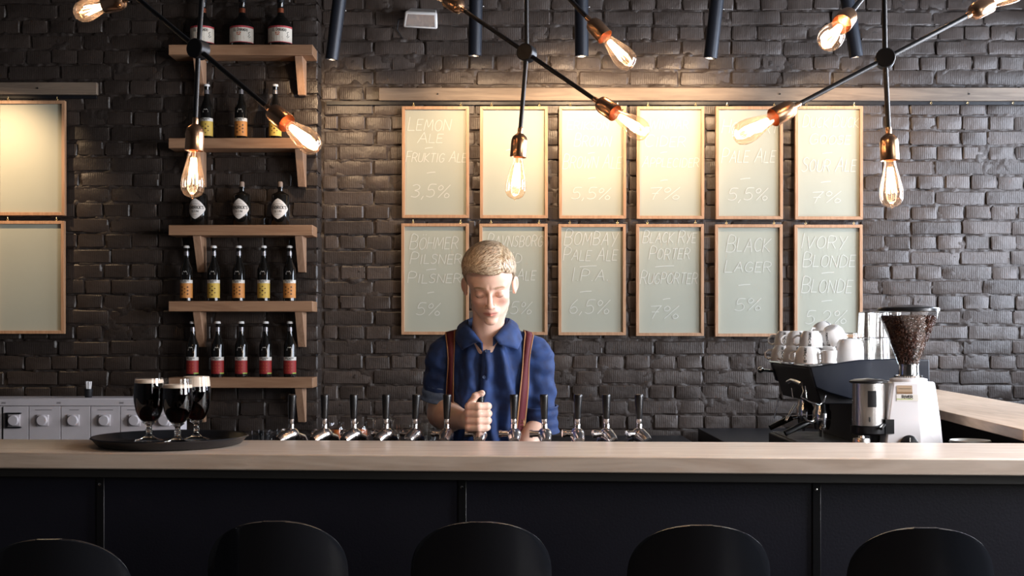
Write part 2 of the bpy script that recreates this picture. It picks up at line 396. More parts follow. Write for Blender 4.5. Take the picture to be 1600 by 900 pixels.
def brick_geo(L, Hh, D, r):
    us = [0, .008/L, .3, .5, .7, 1-.008/L, 1] if L > .2 else [0, .008/L, .5, 1-.008/L, 1]; ws = [0, .08, .5, .92, 1]
    nx, nz = len(us)-1, 4; vs = []; fs = []
    cut = [r.choice((0, 0, 0, 0, r.uniform(.01, .028))) for _ in range(4)]
    tilt = r.uniform(-.003, .003); tx = r.uniform(-.010, .010)
    for j in range(nz+1):
        for i in range(nx+1):
            u, v = us[i], ws[j]; x, z = (u-.5)*L, (v-.5)*Hh
            e = (i in (0, nx)) or (j in (0, nz)); c = (i in (0, nx)) and (j in (0, nz))
            if e: x += r.uniform(-.0025, .0025); z += r.uniform(-.003, .003)
            else: x += r.uniform(-.001, .001); z += r.uniform(-.0012, .0012)
            if c:
                q = cut[(1 if i else 0)+(2 if j else 0)]+.003; x -= math.copysign(q, x); z -= math.copysign(q*.5, z)
            y = r.uniform(-.0006, .0006)+(r.uniform(.001, .0045) if e else 0)+(.002 if c else 0)+tx*x/L*.5+tilt*z/Hh
            if e and not c and r.random() < .12: y += r.uniform(.003, .010)
            vs.append((x, y, z))
    w = nx+1
    for j in range(nz):
        for i in range(nx): fs.append((j*w+i, j*w+i+1, (j+1)*w+i+1, (j+1)*w+i))
    ring = [i for i in range(w)]+[j*w+nx for j in range(1, nz+1)]+[nz*w+i for i in range(nx-1, -1, -1)]+[j*w for j in range(nz-1, 0, -1)]
    b = len(vs)
    for k in ring: x, y, z = vs[k]; vs.append((x*1.003, D, z*1.01))
    for a in range(len(ring)): c = (a+1) % len(ring); fs.append((ring[c], ring[a], b+a, b+c))
    return vs, fs
def brick_mesh(L, Hh, D, r, mt=None):
    mb = MB(); mb.add(*brick_geo(L, Hh, D, r)); return mb.mesh('brick', mt or M_BRICK, True, 24)
BH = ROW-.010
VAR = {'s': [brick_mesh(.266, BH, .05, rnd) for _ in range(18)], 'h': [brick_mesh(.132, BH, .05, rnd) for _ in range(14)], 't': [brick_mesh(.075, BH, .05, rnd) for _ in range(4)],
       'S': [brick_mesh(.266, BH, .132, rnd) for _ in range(5)], 'H': [brick_mesh(.132, BH, .132, rnd) for _ in range(5)]}
LEN = {'s': .266, 'h': .132, 't': .075, 'S': .266, 'H': .132}
def hidden(px, py):          # behind the framed boards, the man or the coffee corner
    if 634 < px < 1342 and 172 < py < 518:
        g = (px-628)/122.8 % 1
        if .03 < g < .82: return True
    if px < 94 and 165 < py < 515: return True
    if py > 688: return True
    return False
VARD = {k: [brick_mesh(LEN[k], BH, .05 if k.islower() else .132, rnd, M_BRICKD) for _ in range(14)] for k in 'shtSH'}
def lay(wall, x_start, x_end, y, sgn, limit):
    """rows of bricks, English bond, from x_start in direction sgn"""
    cand = []
    for k in range(-11, 22):
        zc = zrow(k)-ROW/2; long = (k % 2 == 0)
        x = x_start; first = True
        while (x < x_end) if sgn > 0 else (x > x_end):
            kind = 's' if long else 'h'
            if not first and rnd.random() < .07: kind = 'h' if long else 's'
            if not long and first and sgn > 0: kind = 't'
            if first and sgn < 0: kind = kind.upper()
            L = LEN[kind]; j = rnd.uniform(.006, .015) if not (first and sgn < 0) else 0.0
            xc = x+sgn*(L/2+j); x += sgn*(L+j)
            cand.append((kind, xc, zc+rnd.uniform(-.003, .003), first)); first = False
    S = F/y; vis = []; rest = []
    for c in cand:
        px, py = 800+c[1]*S, HY-(c[2]-CAMZ)*S
        inside = -10 < px < 1608 and -8 < py < 700
        area = LEN[c[0]]
        score = (1 if inside and not hidden(px, py) else 0)*10+(area if py > 60 else area*.3)
        (vis if score > 5 else rest).append((score, rnd.random(), c))
    vis.sort(key=lambda t: (-t[0], t[1])); rest += vis[limit:]; vis = vis[:limit]
    for _, _, (kind, xc, zc, first) in vis:
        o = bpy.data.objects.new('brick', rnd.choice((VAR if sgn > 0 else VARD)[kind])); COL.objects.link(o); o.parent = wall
        o.location = (xc, y+rnd.uniform(-.004, .004), zc)
        o.rotation_euler = (rnd.uniform(-.02, .02), rnd.choice((0, PI))+rnd.uniform(-.012, .012), rnd.uniform(-.012, .012))
    mb = MB()
    for _, _, (kind, xc, zc, first) in rest:
        vs, fs = brick_geo(LEN[kind], BH, .05 if kind.islower() else .132, rnd); dy = rnd.uniform(-.004, .004)
        mb.add([(a+xc, b+y+dy, c+zc) for a, b, c in vs], fs)
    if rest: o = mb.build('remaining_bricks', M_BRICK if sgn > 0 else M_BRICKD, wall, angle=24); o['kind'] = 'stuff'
lay(wall_r, PXR, RX, WY, 1, 300)
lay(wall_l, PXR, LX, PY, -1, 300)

# ---- battens and black rail that the boards hang from
BRY = WY-.006
def batten(x0, x1, y, ztop, zbot, label, holes):
    t = thing('wooden_batten', label, 'batten', ((x0+x1)/2, y-.02, zbot), group=None)
    s = MB(); s.box(((x0+x1)/2, y-.019, (ztop+zbot)/2), (x1-x0, .030, ztop-zbot)); s.build('plank', M_BATTEN, t, True, bevel=.003)
    for hx in holes:
        s = MB(); s.lathe([(.0045, 0), (.0045, .003)], (hx, y-.036, (ztop+zbot)/2), (0, -1, 0), 10); s.build('screw', M_BLACK, t, True)
Sr = F/(WY-.03); Sl = F/(PY-.03)
zt, zb = CAMZ+(HY-137.5)/Sr, CAMZ+(HY-157.5)/Sr
batten((592-800)/Sr, RX-.01, BRY, zt, zb, 'long brown wooden batten screwed to the brick wall above the twelve framed boards', [(px-800)/Sr for px in (684, 1218, 1513)])
zlt, zlb = CAMZ+(HY-129)/Sl, CAMZ+(HY-148)/Sl
batten(LX+.01, (152-800)/Sl, PY-.006, zlt, zlb, 'short brown wooden batten above the two boards at the left edge', [(60-800)/Sl])
s = MB(); s.box((((507-800)/Sr+RX)/2, WY-.012, zb-.010), (RX-.02-(507-800)/Sr, .016, .018)); tag(s.build('hanging_rail', M_BLACK), 'thin black rail under the long wooden batten on the brick wall', 'rail')
s = MB(); s.box(((LX+(152-800)/Sl)/2, PY-.012, zlb-.010), ((152-800)/Sl-LX-.02, .016, .016)); tag(s.build('hanging_rail', M_BLACK), 'thin black rail under the short wooden batten at the left', 'rail')
def hook_geo(s, x, y, z, up=.010, dn=.012):
    s.tube([(x, y, z+up), (x, y, z)], .0016, 6)
    s.tube([(x+.0045*math.sin(a), y, z-.004+.0045*math.cos(a)) for a in [i*2*PI/10 for i in range(11)]], .0014, 5)
    s.tube([(x, y, z-.008), (x, y, z-dn)], .0016, 6)

# ---- framed boards
def board(x0, x1, y0, y1, plane, label, lines, group, hooks=True):
    S = F/(plane-.045); fx = lambda p: (p-800)/S; fz = lambda p: CAMZ+(HY-p)/S
    X0, X1, Z1, Z0 = fx(x0), fx(x1), fz(y0), fz(y1); yb = plane-.018; yf = plane-.045; fw = .0165
    t = thing('framed_board', label, 'menu board', ((X0+X1)/2, plane-.02, Z0), group=group)
    s = MB(); s.box(((X0+X1)/2, yb-.008, (Z0+Z1)/2), (X1-X0-.01, .006, Z1-Z0-.01)); pn = s.build('panel', M_BOARD, t, True)
    s = MB(); a, b = (yf+yb)/2, yb-yf
    def bar(p, q, r_, u):      # mitred bars
        s.hexa([(p[0], yb, p[1]), (q[0], yb, q[1]), (r_[0], yb, r_[1]), (u[0], yb, u[1]), (p[0], yf, p[1]), (q[0], yf, q[1]), (r_[0], yf, r_[1]), (u[0], yf, u[1])])
    O = [(X0, Z0), (X1, Z0), (X1, Z1), (X0, Z1)]; I = [(X0+fw, Z0+fw), (X1-fw, Z0+fw), (X1-fw, Z1-fw), (X0+fw, Z1-fw)]
    for i in range(4): j = (i+1) % 4; bar(O[i], O[j], I[j], I[i])
    s.build('frame', M_FRAME, t, True, bevel=.0012, angle=25)
    if hooks:
        for hx in (X0+.062, X1-.045):
            h = MB(); hook_geo(h, hx, yf+.012, Z1+.011); h.build('hook', M_BRASS, t, True)
    if lines:
        yt = yb-.0125; S2 = F/yt; r = random.Random(int(x0*7+y0))
        gx = lambda p: (p-800)/S2; gz = lambda p: CAMZ+(HY-p)/S2
        for ln in lines:
            s = MB()
            if ln[0] == '-':
                _, a, b, y = ln; pls = [[(gx(a), gz(y+1)), (gx((a+b)/2), gz(y-.2)), (gx(b), gz(y-.6))]]
                ink(s, pls, .0042, lambda x, z: (x, yt, z))
            else:
                tx, a, b, yt0, yb0 = ln; h = (yb0-yt0)/S2/1.12
                pls = strokes(tx, gx(a), gz(yb0), (b-a)/S2-.16*h, h, r=r)
                ink(s, pls, .0040, lambda x, z: (x, yt, z))
            s.build('dash' if ln[0] == '-' else 'lettering', M_CHALK, t, True, smooth=False)
BX = [(628, 733), (750, 856), (873.5, 978.5), (995, 1100.5), (1118.5, 1223.5), (1242.5, 1348.5)]
TY = [(166, 340.5), (166, 341), (166, 341.5), (166, 342), (166, 342.5), (165.5, 343)]
LY = [(349, 523), (349.5, 523.5), (350, 524), (350, 525), (350.5, 526), (351, 527.5)]
TOP = [
 [('LEMON', 637, 706, 185, 204), ('ALE', 652, 693, 208, 223), ('-', 664, 676, 231), ('FRUKTIG ALE', 634, 730, 238, 253), ('-', 667, 680, 269.5), ('3,5%', 642, 704, 286, 308)],
 [('-', 791, 799, 234)],
 [('ERIKSON', 886, 952, 189, 202), ('BROWN', 897, 956, 211, 229), ('-', 919, 929, 239), ('BROWN ALE', 879, 972, 243, 263), ('-', 919, 930, 278), ('5,5%', 893, 955, 291, 311)],
 [('WINMAR', 1014, 1076, 187, 201), ('CIDER', 1007, 1072, 212, 229), ('-', 1032, 1042, 238), ('ÄPPLECIDER', 1003, 1093, 246, 261), ('-', 1032, 1043, 281.6), ('7%', 1014, 1063, 291, 312)],
 [('HOGHART', 1128, 1217, 189, 208), ('-', 1152, 1177, 222), ('PALE ALE', 1127, 1213, 234, 254), ('-', 1157, 1172, 279), ('5,5%', 1137, 1201, 292, 313)],
 [('DUCK DUCK', 1254, 1343, 182, 199), ('GOOSE', 1264, 1330, 210, 225), ('-', 1285, 1300, 239), ('SOUR ALE', 1252, 1339, 248, 268), ('-', 1283, 1298, 284), ('7%', 1267, 1315, 297, 317)]]
LOW = [
 [('BÖHMER', 640, 717, 369, 389), ('PILSNER', 641, 722, 396, 412), ('-', 666, 681, 421), ('PILSNER', 637, 721, 427, 442), ('-', 668, 678, 457), ('5%', 650, 689, 471, 492)],
 [('RAVNSBORG', 761, 850, 367, 385), ('RÖD', 778, 816, 396, 411), ('-', 790, 800, 418), ('RED ALE', 768, 838, 422, 438), ('-', 790, 800, 455), ('5,5%', 775, 832, 469, 490)],
 [('BOMBAY', 881, 966, 361, 383), ('PALE ALE', 880, 966, 389, 407), ('-', 906, 932, 416), ('I.P.A.', 892, 953, 420, 439), ('-', 906, 924, 455.5), ('6,5%', 889, 954, 466, 490)],
 [('BLACK RYE', 1004, 1089, 362, 379), ('PORTER', 1014, 1079, 387, 405), ('-', 1024, 1053, 416), ('RUGPORTER', 1000, 1091, 425, 443), ('-', 1036, 1047, 467), ('7%', 1014, 1062, 475, 497)],
 [('BLACK', 1135, 1205, 370, 393), ('LAGER', 1132, 1206, 408, 425), ('-', 1154, 1172, 445), ('5%', 1148, 1190, 464, 485)],
 [('IVORY', 1250, 1324, 367, 388), ('BLONDE', 1254, 1338, 397, 417), ('-', 1284, 1303, 426), ('BLONDE', 1252, 1333, 435, 457), ('-', 1284, 1300, 470), ('5,2%', 1258, 1324, 483, 506)]]
TL = ['upper framed board lettered LEMON ALE 3,5%, at the left end of the row', 'nearly blank upper framed board between the lemon ale and brown ale boards',
      'upper framed board lettered BROWN ALE 5,5%', 'upper framed board lettered CIDER 7%', 'upper framed board lettered PALE ALE 5,5% with a bulb before it',
      'upper framed board lettered DUCK DUCK GOOSE SOUR ALE 7%']
LL = ['lower framed board lettered PILSNER 5%', 'lower framed board lettered RAVNSBORG, partly behind the man',
      'lower framed board lettered BOMBAY PALE ALE 6,5%', 'lower framed board lettered PORTER and RUGPORTER 7%', 'lower framed board lettered BLACK LAGER 5%',
      'lower framed board lettered IVORY BLONDE 5,2%, above the cups']
for i in range(6):
    board(*BX[i], *TY[i], WY, TL[i], TOP[i], 'upper row of framed drink boards')
    board(BX[i][0]-1, BX[i][1]-.5, *LY[i], WY, LL[i], LOW[i], 'lower row of framed drink boards')
board(-7, 101, 157, 336.5, PY, 'blank cream framed board at the left edge, the upper one', None, 'blank boards at the left edge')
board(-8, 100, 345, 521.5, PY, 'blank cream framed board at the left edge, the lower one', None, 'blank boards at the left edge')
# spare hooks under the batten, right of the boards
for px, lb in ((1455, 'small brass hook under the batten, the first to the right of the boards'), (1512, 'small brass hook under the batten, the middle of the three spare ones'), (1583, 'small brass hook under the batten, nearest the right edge')):
    h = MB(); hook_geo(h, (px-800)/Sr, WY-.03, zb-.009); tag(h.build('wall_hook', M_BRASS), lb, 'hook', 'spare brass hooks')

# ---- tube spotlights at the ceiling, aimed down at the wall
def tube_spot(top, bot, Y, label, power, ang=104, dn=.62):
    t = thing('tube_spotlight', label, 'spotlight', W(*bot, Y)); t['group'] = 'black tube spotlights'
    b = W(*bot, Y); a = W(*top, Y); d = (a-b).normalized(); d = (d+Vector((0, -.10, 0))).normalized(); k = (CZ-.02-b.z)/d.z; a = b+d*k
    r = 10.6/F*Y
    s = MB(); prof = [(r, 0), (r, (a-b).length), (r-.003, (a-b).length), (r-.003, 0)]
    s.lathe(prof, b, d, 28, close=True); s.build('tube', M_TUBE, t, True)
    s = MB(); s.lathe([(.002, .12), (r-.004, .12), (r-.004, .124), (.002, .124)], b, d, 24); s.build('lens', M_LENS, t, True)
    for sx in (-1, 1):
        s = MB(); s.ball(b+d*.235*Y/5.9*1.0+Vector((sx*(r+.003), 0, 0)), .005, 8, 6); s.build('bolt', M_CHROME, t, True)
    s = MB(); s.lathe([(.07, 0), (.07, .02)], (a.x, a.y, CZ-.022), (0, 0, 1), 24); s.build('ceiling_plate', M_BLACK, t, True)
    l = bpy.data.lights.new('spot', 'SPOT'); l.energy = power; l.color = WARM; l.spot_size = math.radians(ang); l.spot_blend = 1; l.shadow_soft_size = .02
    o = bpy.data.objects.new('spot_lamp', l); COL.objects.link(o); o.parent = t; o.location = -d*.012
    aim = Vector((0, 1.0, -dn)) - d*.0 + Vector((-d.x*1.2, 0, 0)); o.rotation_euler = aim.to_track_quat('-Z', 'Y').to_euler()
M_TUBE = mat('blue_black_tube', (.018, .022, .032), .4, .2)
M_LENS = mat('spot_lens', (.9, .8, .7), .2, emit=WARM, estr=2)
for top, bot, lb, k in (((532, 0), (518, 93), 'leftmost black tube spotlight, beside the bottle shelves', .62), ((744, 0), (742, 87), 'black tube spotlight beside the upper copper socket, second from the left', .8),
                  ((908, 0), (909, 88), 'middle black tube spotlight behind a pendant bulb', 1.25), ((1119, 0), (1110, 91), 'black tube spotlight, fourth from the left', 1.15),
                  ((1321, 0), (1338, 89), 'rightmost black tube spotlight behind a round glowing bulb', .7)):
    tube_spot(top, bot, 6.0, lb, SPOT_W*k, dn=.40 if k > 1 else .62)
tube_spot((-100, 0), (-90, 90), 5.9, 'black tube spotlight over the left boards, past the left edge', SPOT_W*1.3, 80, .95)

# ---- emergency flood lamp
t = thing('wall_floodlight', 'white rectangular floodlight with a glass front, high on the brick wall', 'lamp', W(659, 50, WY-.05))
c = W(659, 31, WY-.09); Mr = Matrix.Rotation(math.radians(3), 3, 'Y') @ Matrix.Rotation(math.radians(14), 3, 'X')
s = MB()
def fl(pts, y): return [c+Mr @ Vector((x, y, z)) for x, z in pts]
front = fl([(-.098, -.045), (.092, -.045), (.085, .040), (-.088, .040)], -.05); back = fl([(-.07, -.03), (.07, -.03), (.075, .06), (-.07, .06)], .05)
s.add(back+front, [(0, 1, 2, 3), (7, 6, 5, 4), (0, 4, 5, 1), (1, 5, 6, 2), (2, 6, 7, 3), (3, 7, 4, 0)])
s.build('housing', M_CERAM, t, True, bevel=.010)
s = MB(); s.add(fl([(-.078, -.035), (.075, -.035), (.070, .026), (-.070, .026)], -.0515), [(3, 2, 1, 0)]); s.build('lens', mat('flood_glass', (.45, .47, .5), .12, .6, bump=.002, bscale=40), t, True)
s = MB(); s.tube([c+Vector((-.07, .05, .03)), c+Vector((-.13, .07, .02)), c+Vector((-.14, .08, -.03)), c+Vector((-.11, .085, -.08))], .003, 6); s.build('cable', M_BLACK, t, True)
s = MB(); s.box(c+Vector((0, .07, .03)), (.05, .06, .04)); s.build('mount', M_BLACK, t, True)
# ================================================================== THE BAR
BZ = 1.10
def yf_(x): return 3.39-(x)*(3.485-3.308)/2.86     # front edge, slightly nearer on the right
def yb_(x): return 3.85-(x)*(3.92-3.78)/3.2
BX0, BX1 = -2.4, 2.6
def barbox(s, x0, x1, f0, f1, z0, z1):       # f: offsets from the front edge line
    s.hexa([(x0, yf_(x0)+f0, z0), (x1, yf_(x1)+f0, z0), (x1, yf_(x1)+f1, z0), (x0, yf_(x0)+f1, z0),
            (x0, yf_(x0)+f0, z1), (x1, yf_(x1)+f0, z1), (x1, yf_(x1)+f1, z1), (x0, yf_(x0)+f1, z1)])
s = MB(); n = 1
s.hexa([(BX0, yf_(BX0), BZ-.046), (BX1, yf_(BX1), BZ-.046), (BX1, yb_(BX1), BZ-.046), (BX0, yb_(BX0), BZ-.046),
        (BX0, yf_(BX0), BZ), (BX1, yf_(BX1), BZ), (BX1, yb_(BX1), BZ), (BX0, yb_(BX0), BZ)])
tag(s.build('worktop', M_OAK, bevel=.004), 'thick pale oak bar top running across the whole picture', 'worktop')
t = thing('bar_counter', 'black panelled bar counter under the pale oak top', 'bar counter', (0, 3.6, 0))
s = MB(); barbox(s, BX0+.02, BX1-.02, .016, .40, BZ-.072, BZ-.0465); s.build('support_strip', M_STRIP, t, True, bevel=.003)
SB = F/3.44; jx = [BX0]+[(p-800)/F*(yf_((p-800)/SB)+.05) for p in (157, 722, 1275)]+[BX1]
for i in range(4):
    s = MB(); barbox(s, jx[i]+.004+(.02 if i == 0 else 0), jx[i+1]-.004-(.02 if i == 3 else 0), .05, .062, .08, BZ-.0725); s.build('panel', M_NAVY, t, True, bevel=.0015)
for i in (1, 2, 3):
    s = MB(); barbox(s, jx[i]-.010, jx[i]+.012, .044, .0495, .08, BZ-.073); o = s.build('joint_strip', M_PLAST, t, True, bevel=.001)
    for z in (BZ-.094, BZ-.34, BZ-.60):
        s = MB(); s.lathe([(.0048, 0), (.0042, .0022), (.001, .003)], (jx[i]-.001, yf_(jx[i])+.0445, z), (0, -1, 0), 12); s.build('screw', M_CHROME, o, True)
s = MB(); barbox(s, BX0+.03, BX1-.03, .0622, .38, .0, BZ-.0725); s.build('body', M_BLACK, t, True)
s = MB(); barbox(s, BX0+.03, BX1-.03, .055, .0620, .0, .078); s.build('kick_board', M_BLACK, t, True)

# return counter on the right: pale wood ledge to the back wall
RZ = 1.14
def rc(px, py): Y = (CAMZ-RZ)*F/(py-HY); return (px-800)/F*Y, Y
ix0, iy0 = rc(1465, 640); ix1, iy1 = rc(1600, 672)
dx = (ix1-ix0)/(iy1-iy0); xin = lambda y: ix0+(y-iy0)*dx
xout = lambda y: xin(y)+.46
ya, yb = 3.795, WY-.03
s = MB(); s.hexa([(xin(ya), ya, RZ-.036), (xout(ya), ya, RZ-.036), (xout(yb), yb, RZ-.036), (xin(yb), yb, RZ-.036), (xin(ya), ya, RZ), (xout(ya), ya, RZ), (xout(yb), yb, RZ), (xin(yb), yb, RZ)])
tag(s.build('return_counter', M_OAKY, bevel=.003), 'pale oak counter ledge running back to the wall on the right', 'counter')
s = MB(); s.hexa([(xin(ya)+.25, ya+.03, 0), (xout(ya)-.03, ya+.03, 0), (xout(yb)-.03, yb, 0), (xin(yb)+.25, yb, 0), (xin(ya)+.25, ya+.03, RZ-.0365), (xout(ya)-.03, ya+.03, RZ-.0365), (xout(yb)-.03, yb, RZ-.0365), (xin(yb)+.25, yb, RZ-.0365)])
tag(s.build('counter_base', M_BLACK), 'black base under the pale oak ledge on the right', 'counter base')
# work counter beneath the coffee machine, back counter along the wall
WZ = .93
s = MB(); s.box((1.38, 5.24, WZ/2), (.76, 2.6, WZ)); tag(s.build('work_counter', M_BLACK, bevel=.003), 'black work counter that carries the espresso machine and grinder', 'counter')
CZB = .90
s = MB(); s.box((-1.15, 6.02, CZB/2), (4.1, .82, CZB)); tag(s.build('back_counter', M_BLACK, bevel=.003), 'low black back counter along the brick wall behind the taps', 'counter')

# ================================================================== SHELVES WITH BOTTLES
SHY = 6.305; SS = F/SHY; PYB = PY-.008
SHX0, SHX1 = (263-800)/SS, (488.5-800)/SS
shz = [CAMZ+(HY-p)/SS for p in (69.5, 215.5, 351.5, 470.5, 590)]
words_ = ('top', 'second', 'third', 'fourth', 'fifth and lowest')
what = ('three squat rum bottles', 'three beer bottles', 'the diamond labelled gin bottles', 'yellow and orange labelled beers', 'red labelled beers')
for i, z in enumerate(shz):
    t = thing('wall_shelf', 'wooden wall shelf, %s, carrying %s' % (words_[i], what[i]), 'shelf', ((SHX0+SHX1)/2, PYB, z), group='wooden shelves on the brick pier')
    s = MB(); s.box(((SHX0+SHX1)/2, (SHY+PYB)/2, z-.027), (SHX1-SHX0, PYB-SHY, .054)); s.build('shelf_board', M_SHELF, t, True, bevel=.003)
    for bx in ((302.5-800)/SS+.01, (464-800)/SS+.005):
        s = MB(); w = .020; zt_ = z-.0545; a, b = SHY+.018, PYB
        s.hexa([(bx-w, PYB-.035, zt_-.185), (bx+w, PYB-.035, zt_-.185), (bx+w, b, zt_-.185), (bx-w, b, zt_-.185), (bx-w, a, zt_), (bx+w, a, zt_), (bx+w, b, zt_), (bx-w, b, zt_)])
        br = s.build('bracket', M_BRKT, t, True, bevel=.002)
        s = MB(); s.lathe([(.0035, 0), (.0035, .004)], (bx, PYB-.048, zt_-.150), (0, -1, 0.5), 8); s.build('screw_hole', M_BLACK, br, True)

def patch(s, r, z0, z1, a0, a1, n=12):        # label on a bottle; angle 0 faces the camera
    s.grid(lambda u, v: (r*math.sin(a0+(a1-a0)*u), -r*math.cos(a0+(a1-a0)*u), z0+(z1-z0)*v), n, 1)
M_LW = mat('label_white', (.72, .68, .62), .6); M_LY = mat('label_yellow', (.62, .42, .08), .6); M_LO = mat('label_orange', (.58, .24, .06), .6)
M_LR = mat('label_red', (.30, .022, .02), .6); M_LG = mat('label_green', (.30, .42, .06), .6); M_LD = mat('label_dark', (.10, .04, .015), .6); M_CAP = mat('bottle_cap_white', (.75, .73, .70), .4)
M_FOIL = mat('neck_foil', (.20, .19, .20), .3, .6); M_LRIM = mat('label_crimson_band', (.45, .06, .07), .6); M_CREAM = mat('label_cream', (.74, .68, .58), .6)
M_LRD = mat('label_dark_red', (.42, .09, .03), .6)
def cyl(r): return lambda x, z: (r*math.sin(x/r), -r*math.cos(x/r), z)
def beer_proto(kind):
    t = thing('beer_bottle', 'x', 'bottle'); r = .0325
    s = MB(); s.lathe([(r-.004, 0), (r, .004), (r, .168), (r-.004, .180), (.0165, .212), (.0135, .235), (.0130, .272), (.0142, .276), (.0142, .283)], n=24); s.build('glass', M_BOTTLE, t)
    s = MB(); s.lathe([(.0155, .280), (.0165, .283), (.0155, .2905), (.012, .293)], n=18); s.build('cap', M_CAP, t)
    R = r+.0006; s = MB()
    body = {'y': 1, 'o': 2, 'r': 3}[kind]
    s.cur = 0; patch(s, R, .088 if kind == 'r' else .095, .106 if kind == 'r' else .112, -1.5, 1.5)
    s.cur = body; patch(s, R, .018, .0878 if kind == 'r' else .0948, -1.5, 1.5)
    if kind == 'r': s.cur = 4; patch(s, R+.0003, .018, .024, .5, 1.45)
    s.cur = 5 if kind != 'r' else 7
    if kind == 'y': spots = [(0, .056, .006)]+[(.016*math.cos(q), .056+.022*math.sin(q), .0042) for q in [PI/2+i*PI/3 for i in range(6)]]
    elif kind == 'o': spots = [(x, z, .0055) for x in (-.015, .015) for z in (.038, .056, .074)]+[(0, .047, .004), (0, .065, .004)]
    else: spots = [(x, z, .0042) for x in (-.018, -.003, .013) for z in (.036, .052, .070)]
    for x, z, q in spots:
        f = cyl(R+.0006); s.add([f(x-q, z), f(x, z-q), f(x+q, z), f(x, z+q)], [(0, 1, 2, 3)])
    s.cur = 6; f = cyl(R+.0006); zt_ = .097 if kind == 'r' else .104
    ink(s, strokes('BREWERS', -.022, zt_, .044, .006, 0, 1, .01), .0012, f); ink(s, strokes('BEER', -.010, zt_-.007, .02, .005, 0, 1, .01), .001, f)
    s.build('label', [M_LW, M_LY, M_LO, M_LR, M_LG, M_LD, M_BLKTXT, M_LRD], t, smooth=False)
    s = MB(); f = cyl(R+.0004); ink(s, [[(-.010, .152), (-.005, .158), (0, .153), (.005, .158), (.010, .152)]]+[[(-.014, z), (.014, z)] for z in (.147, .142)], .0014, f)
    s.build('neck_print', M_LW, t, smooth=False)
    s = MB(); s.lathe([(.0139, .240), (.0134, .262)], n=18, cap0=False, cap1=False); s.build('neck_foil', M_FOIL, t)
    return t
yp, op, rp = beer_proto('y'), beer_proto('o'), beer_proto('r')
used = set()
def beer(p, px, z, lb, g, Y=6.375, rz=0):
    fst = p.name not in used; used.add(p.name)
    return place(p, fst, ((px-800)/F*Y, Y, z), (0, 0, rz), lb, g)
for p, px, lb in ((yp, 323, 'beer bottle with a yellow label, left of the three on the second shelf'), (op, 376.5, 'beer bottle with an orange label, middle of the second shelf'), (yp, 430, 'beer bottle with a yellow label behind the slanting pendant bulb')):
    beer(p, px, shz[1], lb, 'beer bottles on the second shelf', rz=.05)
nm = ('first', 'second', 'third', 'fourth', 'fifth')
for i, px in enumerate((291.5, 334, 373, 412, 452.5)):
    beer((op, yp)[i % 2], px, shz[3], '%s labelled beer bottle, %s from the left on the fourth shelf down' % (('orange', 'yellow')[i % 2], nm[i]), 'beer bottles on the fourth shelf', rz=rnd.uniform(-.1, .1))
for i, px in enumerate((301, 340, 377, 415, 453)):
    beer(rp, px, shz[4], 'red labelled beer bottle, %s from the left on the lowest shelf' % nm[i], 'red labelled beer bottles on the lowest shelf', rz=rnd.uniform(-.1, .1))
# gin bottles
t = thing('gin_bottle', 'x', 'bottle'); r = .047
s = MB(); s.lathe([(r-.005, 0), (r, .006), (r, .158), (r-.006, .168), (.020, .178), (.014, .184), (.014, .198), (.017, .200), (.017, .206)], n=28); s.build('glass', M_BOTTLE, t)
s = MB(); s.lathe([(.013, .206), (.0135, .228), (.010, .234)], n=16); s.build('stopper', mat('cork_stopper', (.22, .17, .14), .6), t)
s = MB(); f = cyl(r+.0008); P = []
for q in range(40):
    a = 2*PI*q/40; k = 1/(abs(math.cos(a))**1.25+abs(math.sin(a))**1.25)**(1/1.25); P.append(f(.058*k*math.cos(a), .088+.054*k*math.sin(a)))
P = []
for j in range(7):
    for q in range(40):
        a = 2*PI*q/40; k = j/6/(abs(math.cos(a))**1.25+abs(math.sin(a))**1.25)**(1/1.25); P.append(f(.058*k*math.cos(a), .088+.054*k*math.sin(a)))
s.add(P, [(j*40+i, j*40+(i+1) % 40, (j+1)*40+(i+1) % 40, (j+1)*40+i) for j in range(6) for i in range(40)])
lab = s.build('label', mat('label_parchment', (.72, .67, .62), .6), t, smooth=False)
s = MB(); f2 = cyl(r+.0022)
ink(s, strokes("HENDRICK'S", -.046, .0875, .092, .015, 0, 1.15, .005, .22), .0022, f2); ink(s, strokes('GIN', -.018, .070, .036, .009, 0, 1, .01, .5), .0018, f2)
ink(s, [[(-.03, .108), (-.01, .113), (.012, .113), (.03, .108)], [(-.012, .058), (.012, .058)]], .0012, f2)
s.build('lettering', M_BLKTXT, lab, smooth=False)
for i, (px, lb) in enumerate(((310.5, 'dark gin bottle with a white diamond label, under the lowest pendant bulb'), (378, 'dark gin bottle with a white diamond label, middle of three'), (438, 'dark gin bottle with a white diamond label, rightmost of three'))):
    place(t, i == 0, ((px-800)/F*6.385, 6.385, shz[2]), (0, 0, -.12+.04*i-.04), lb, 'gin bottles on the third shelf')
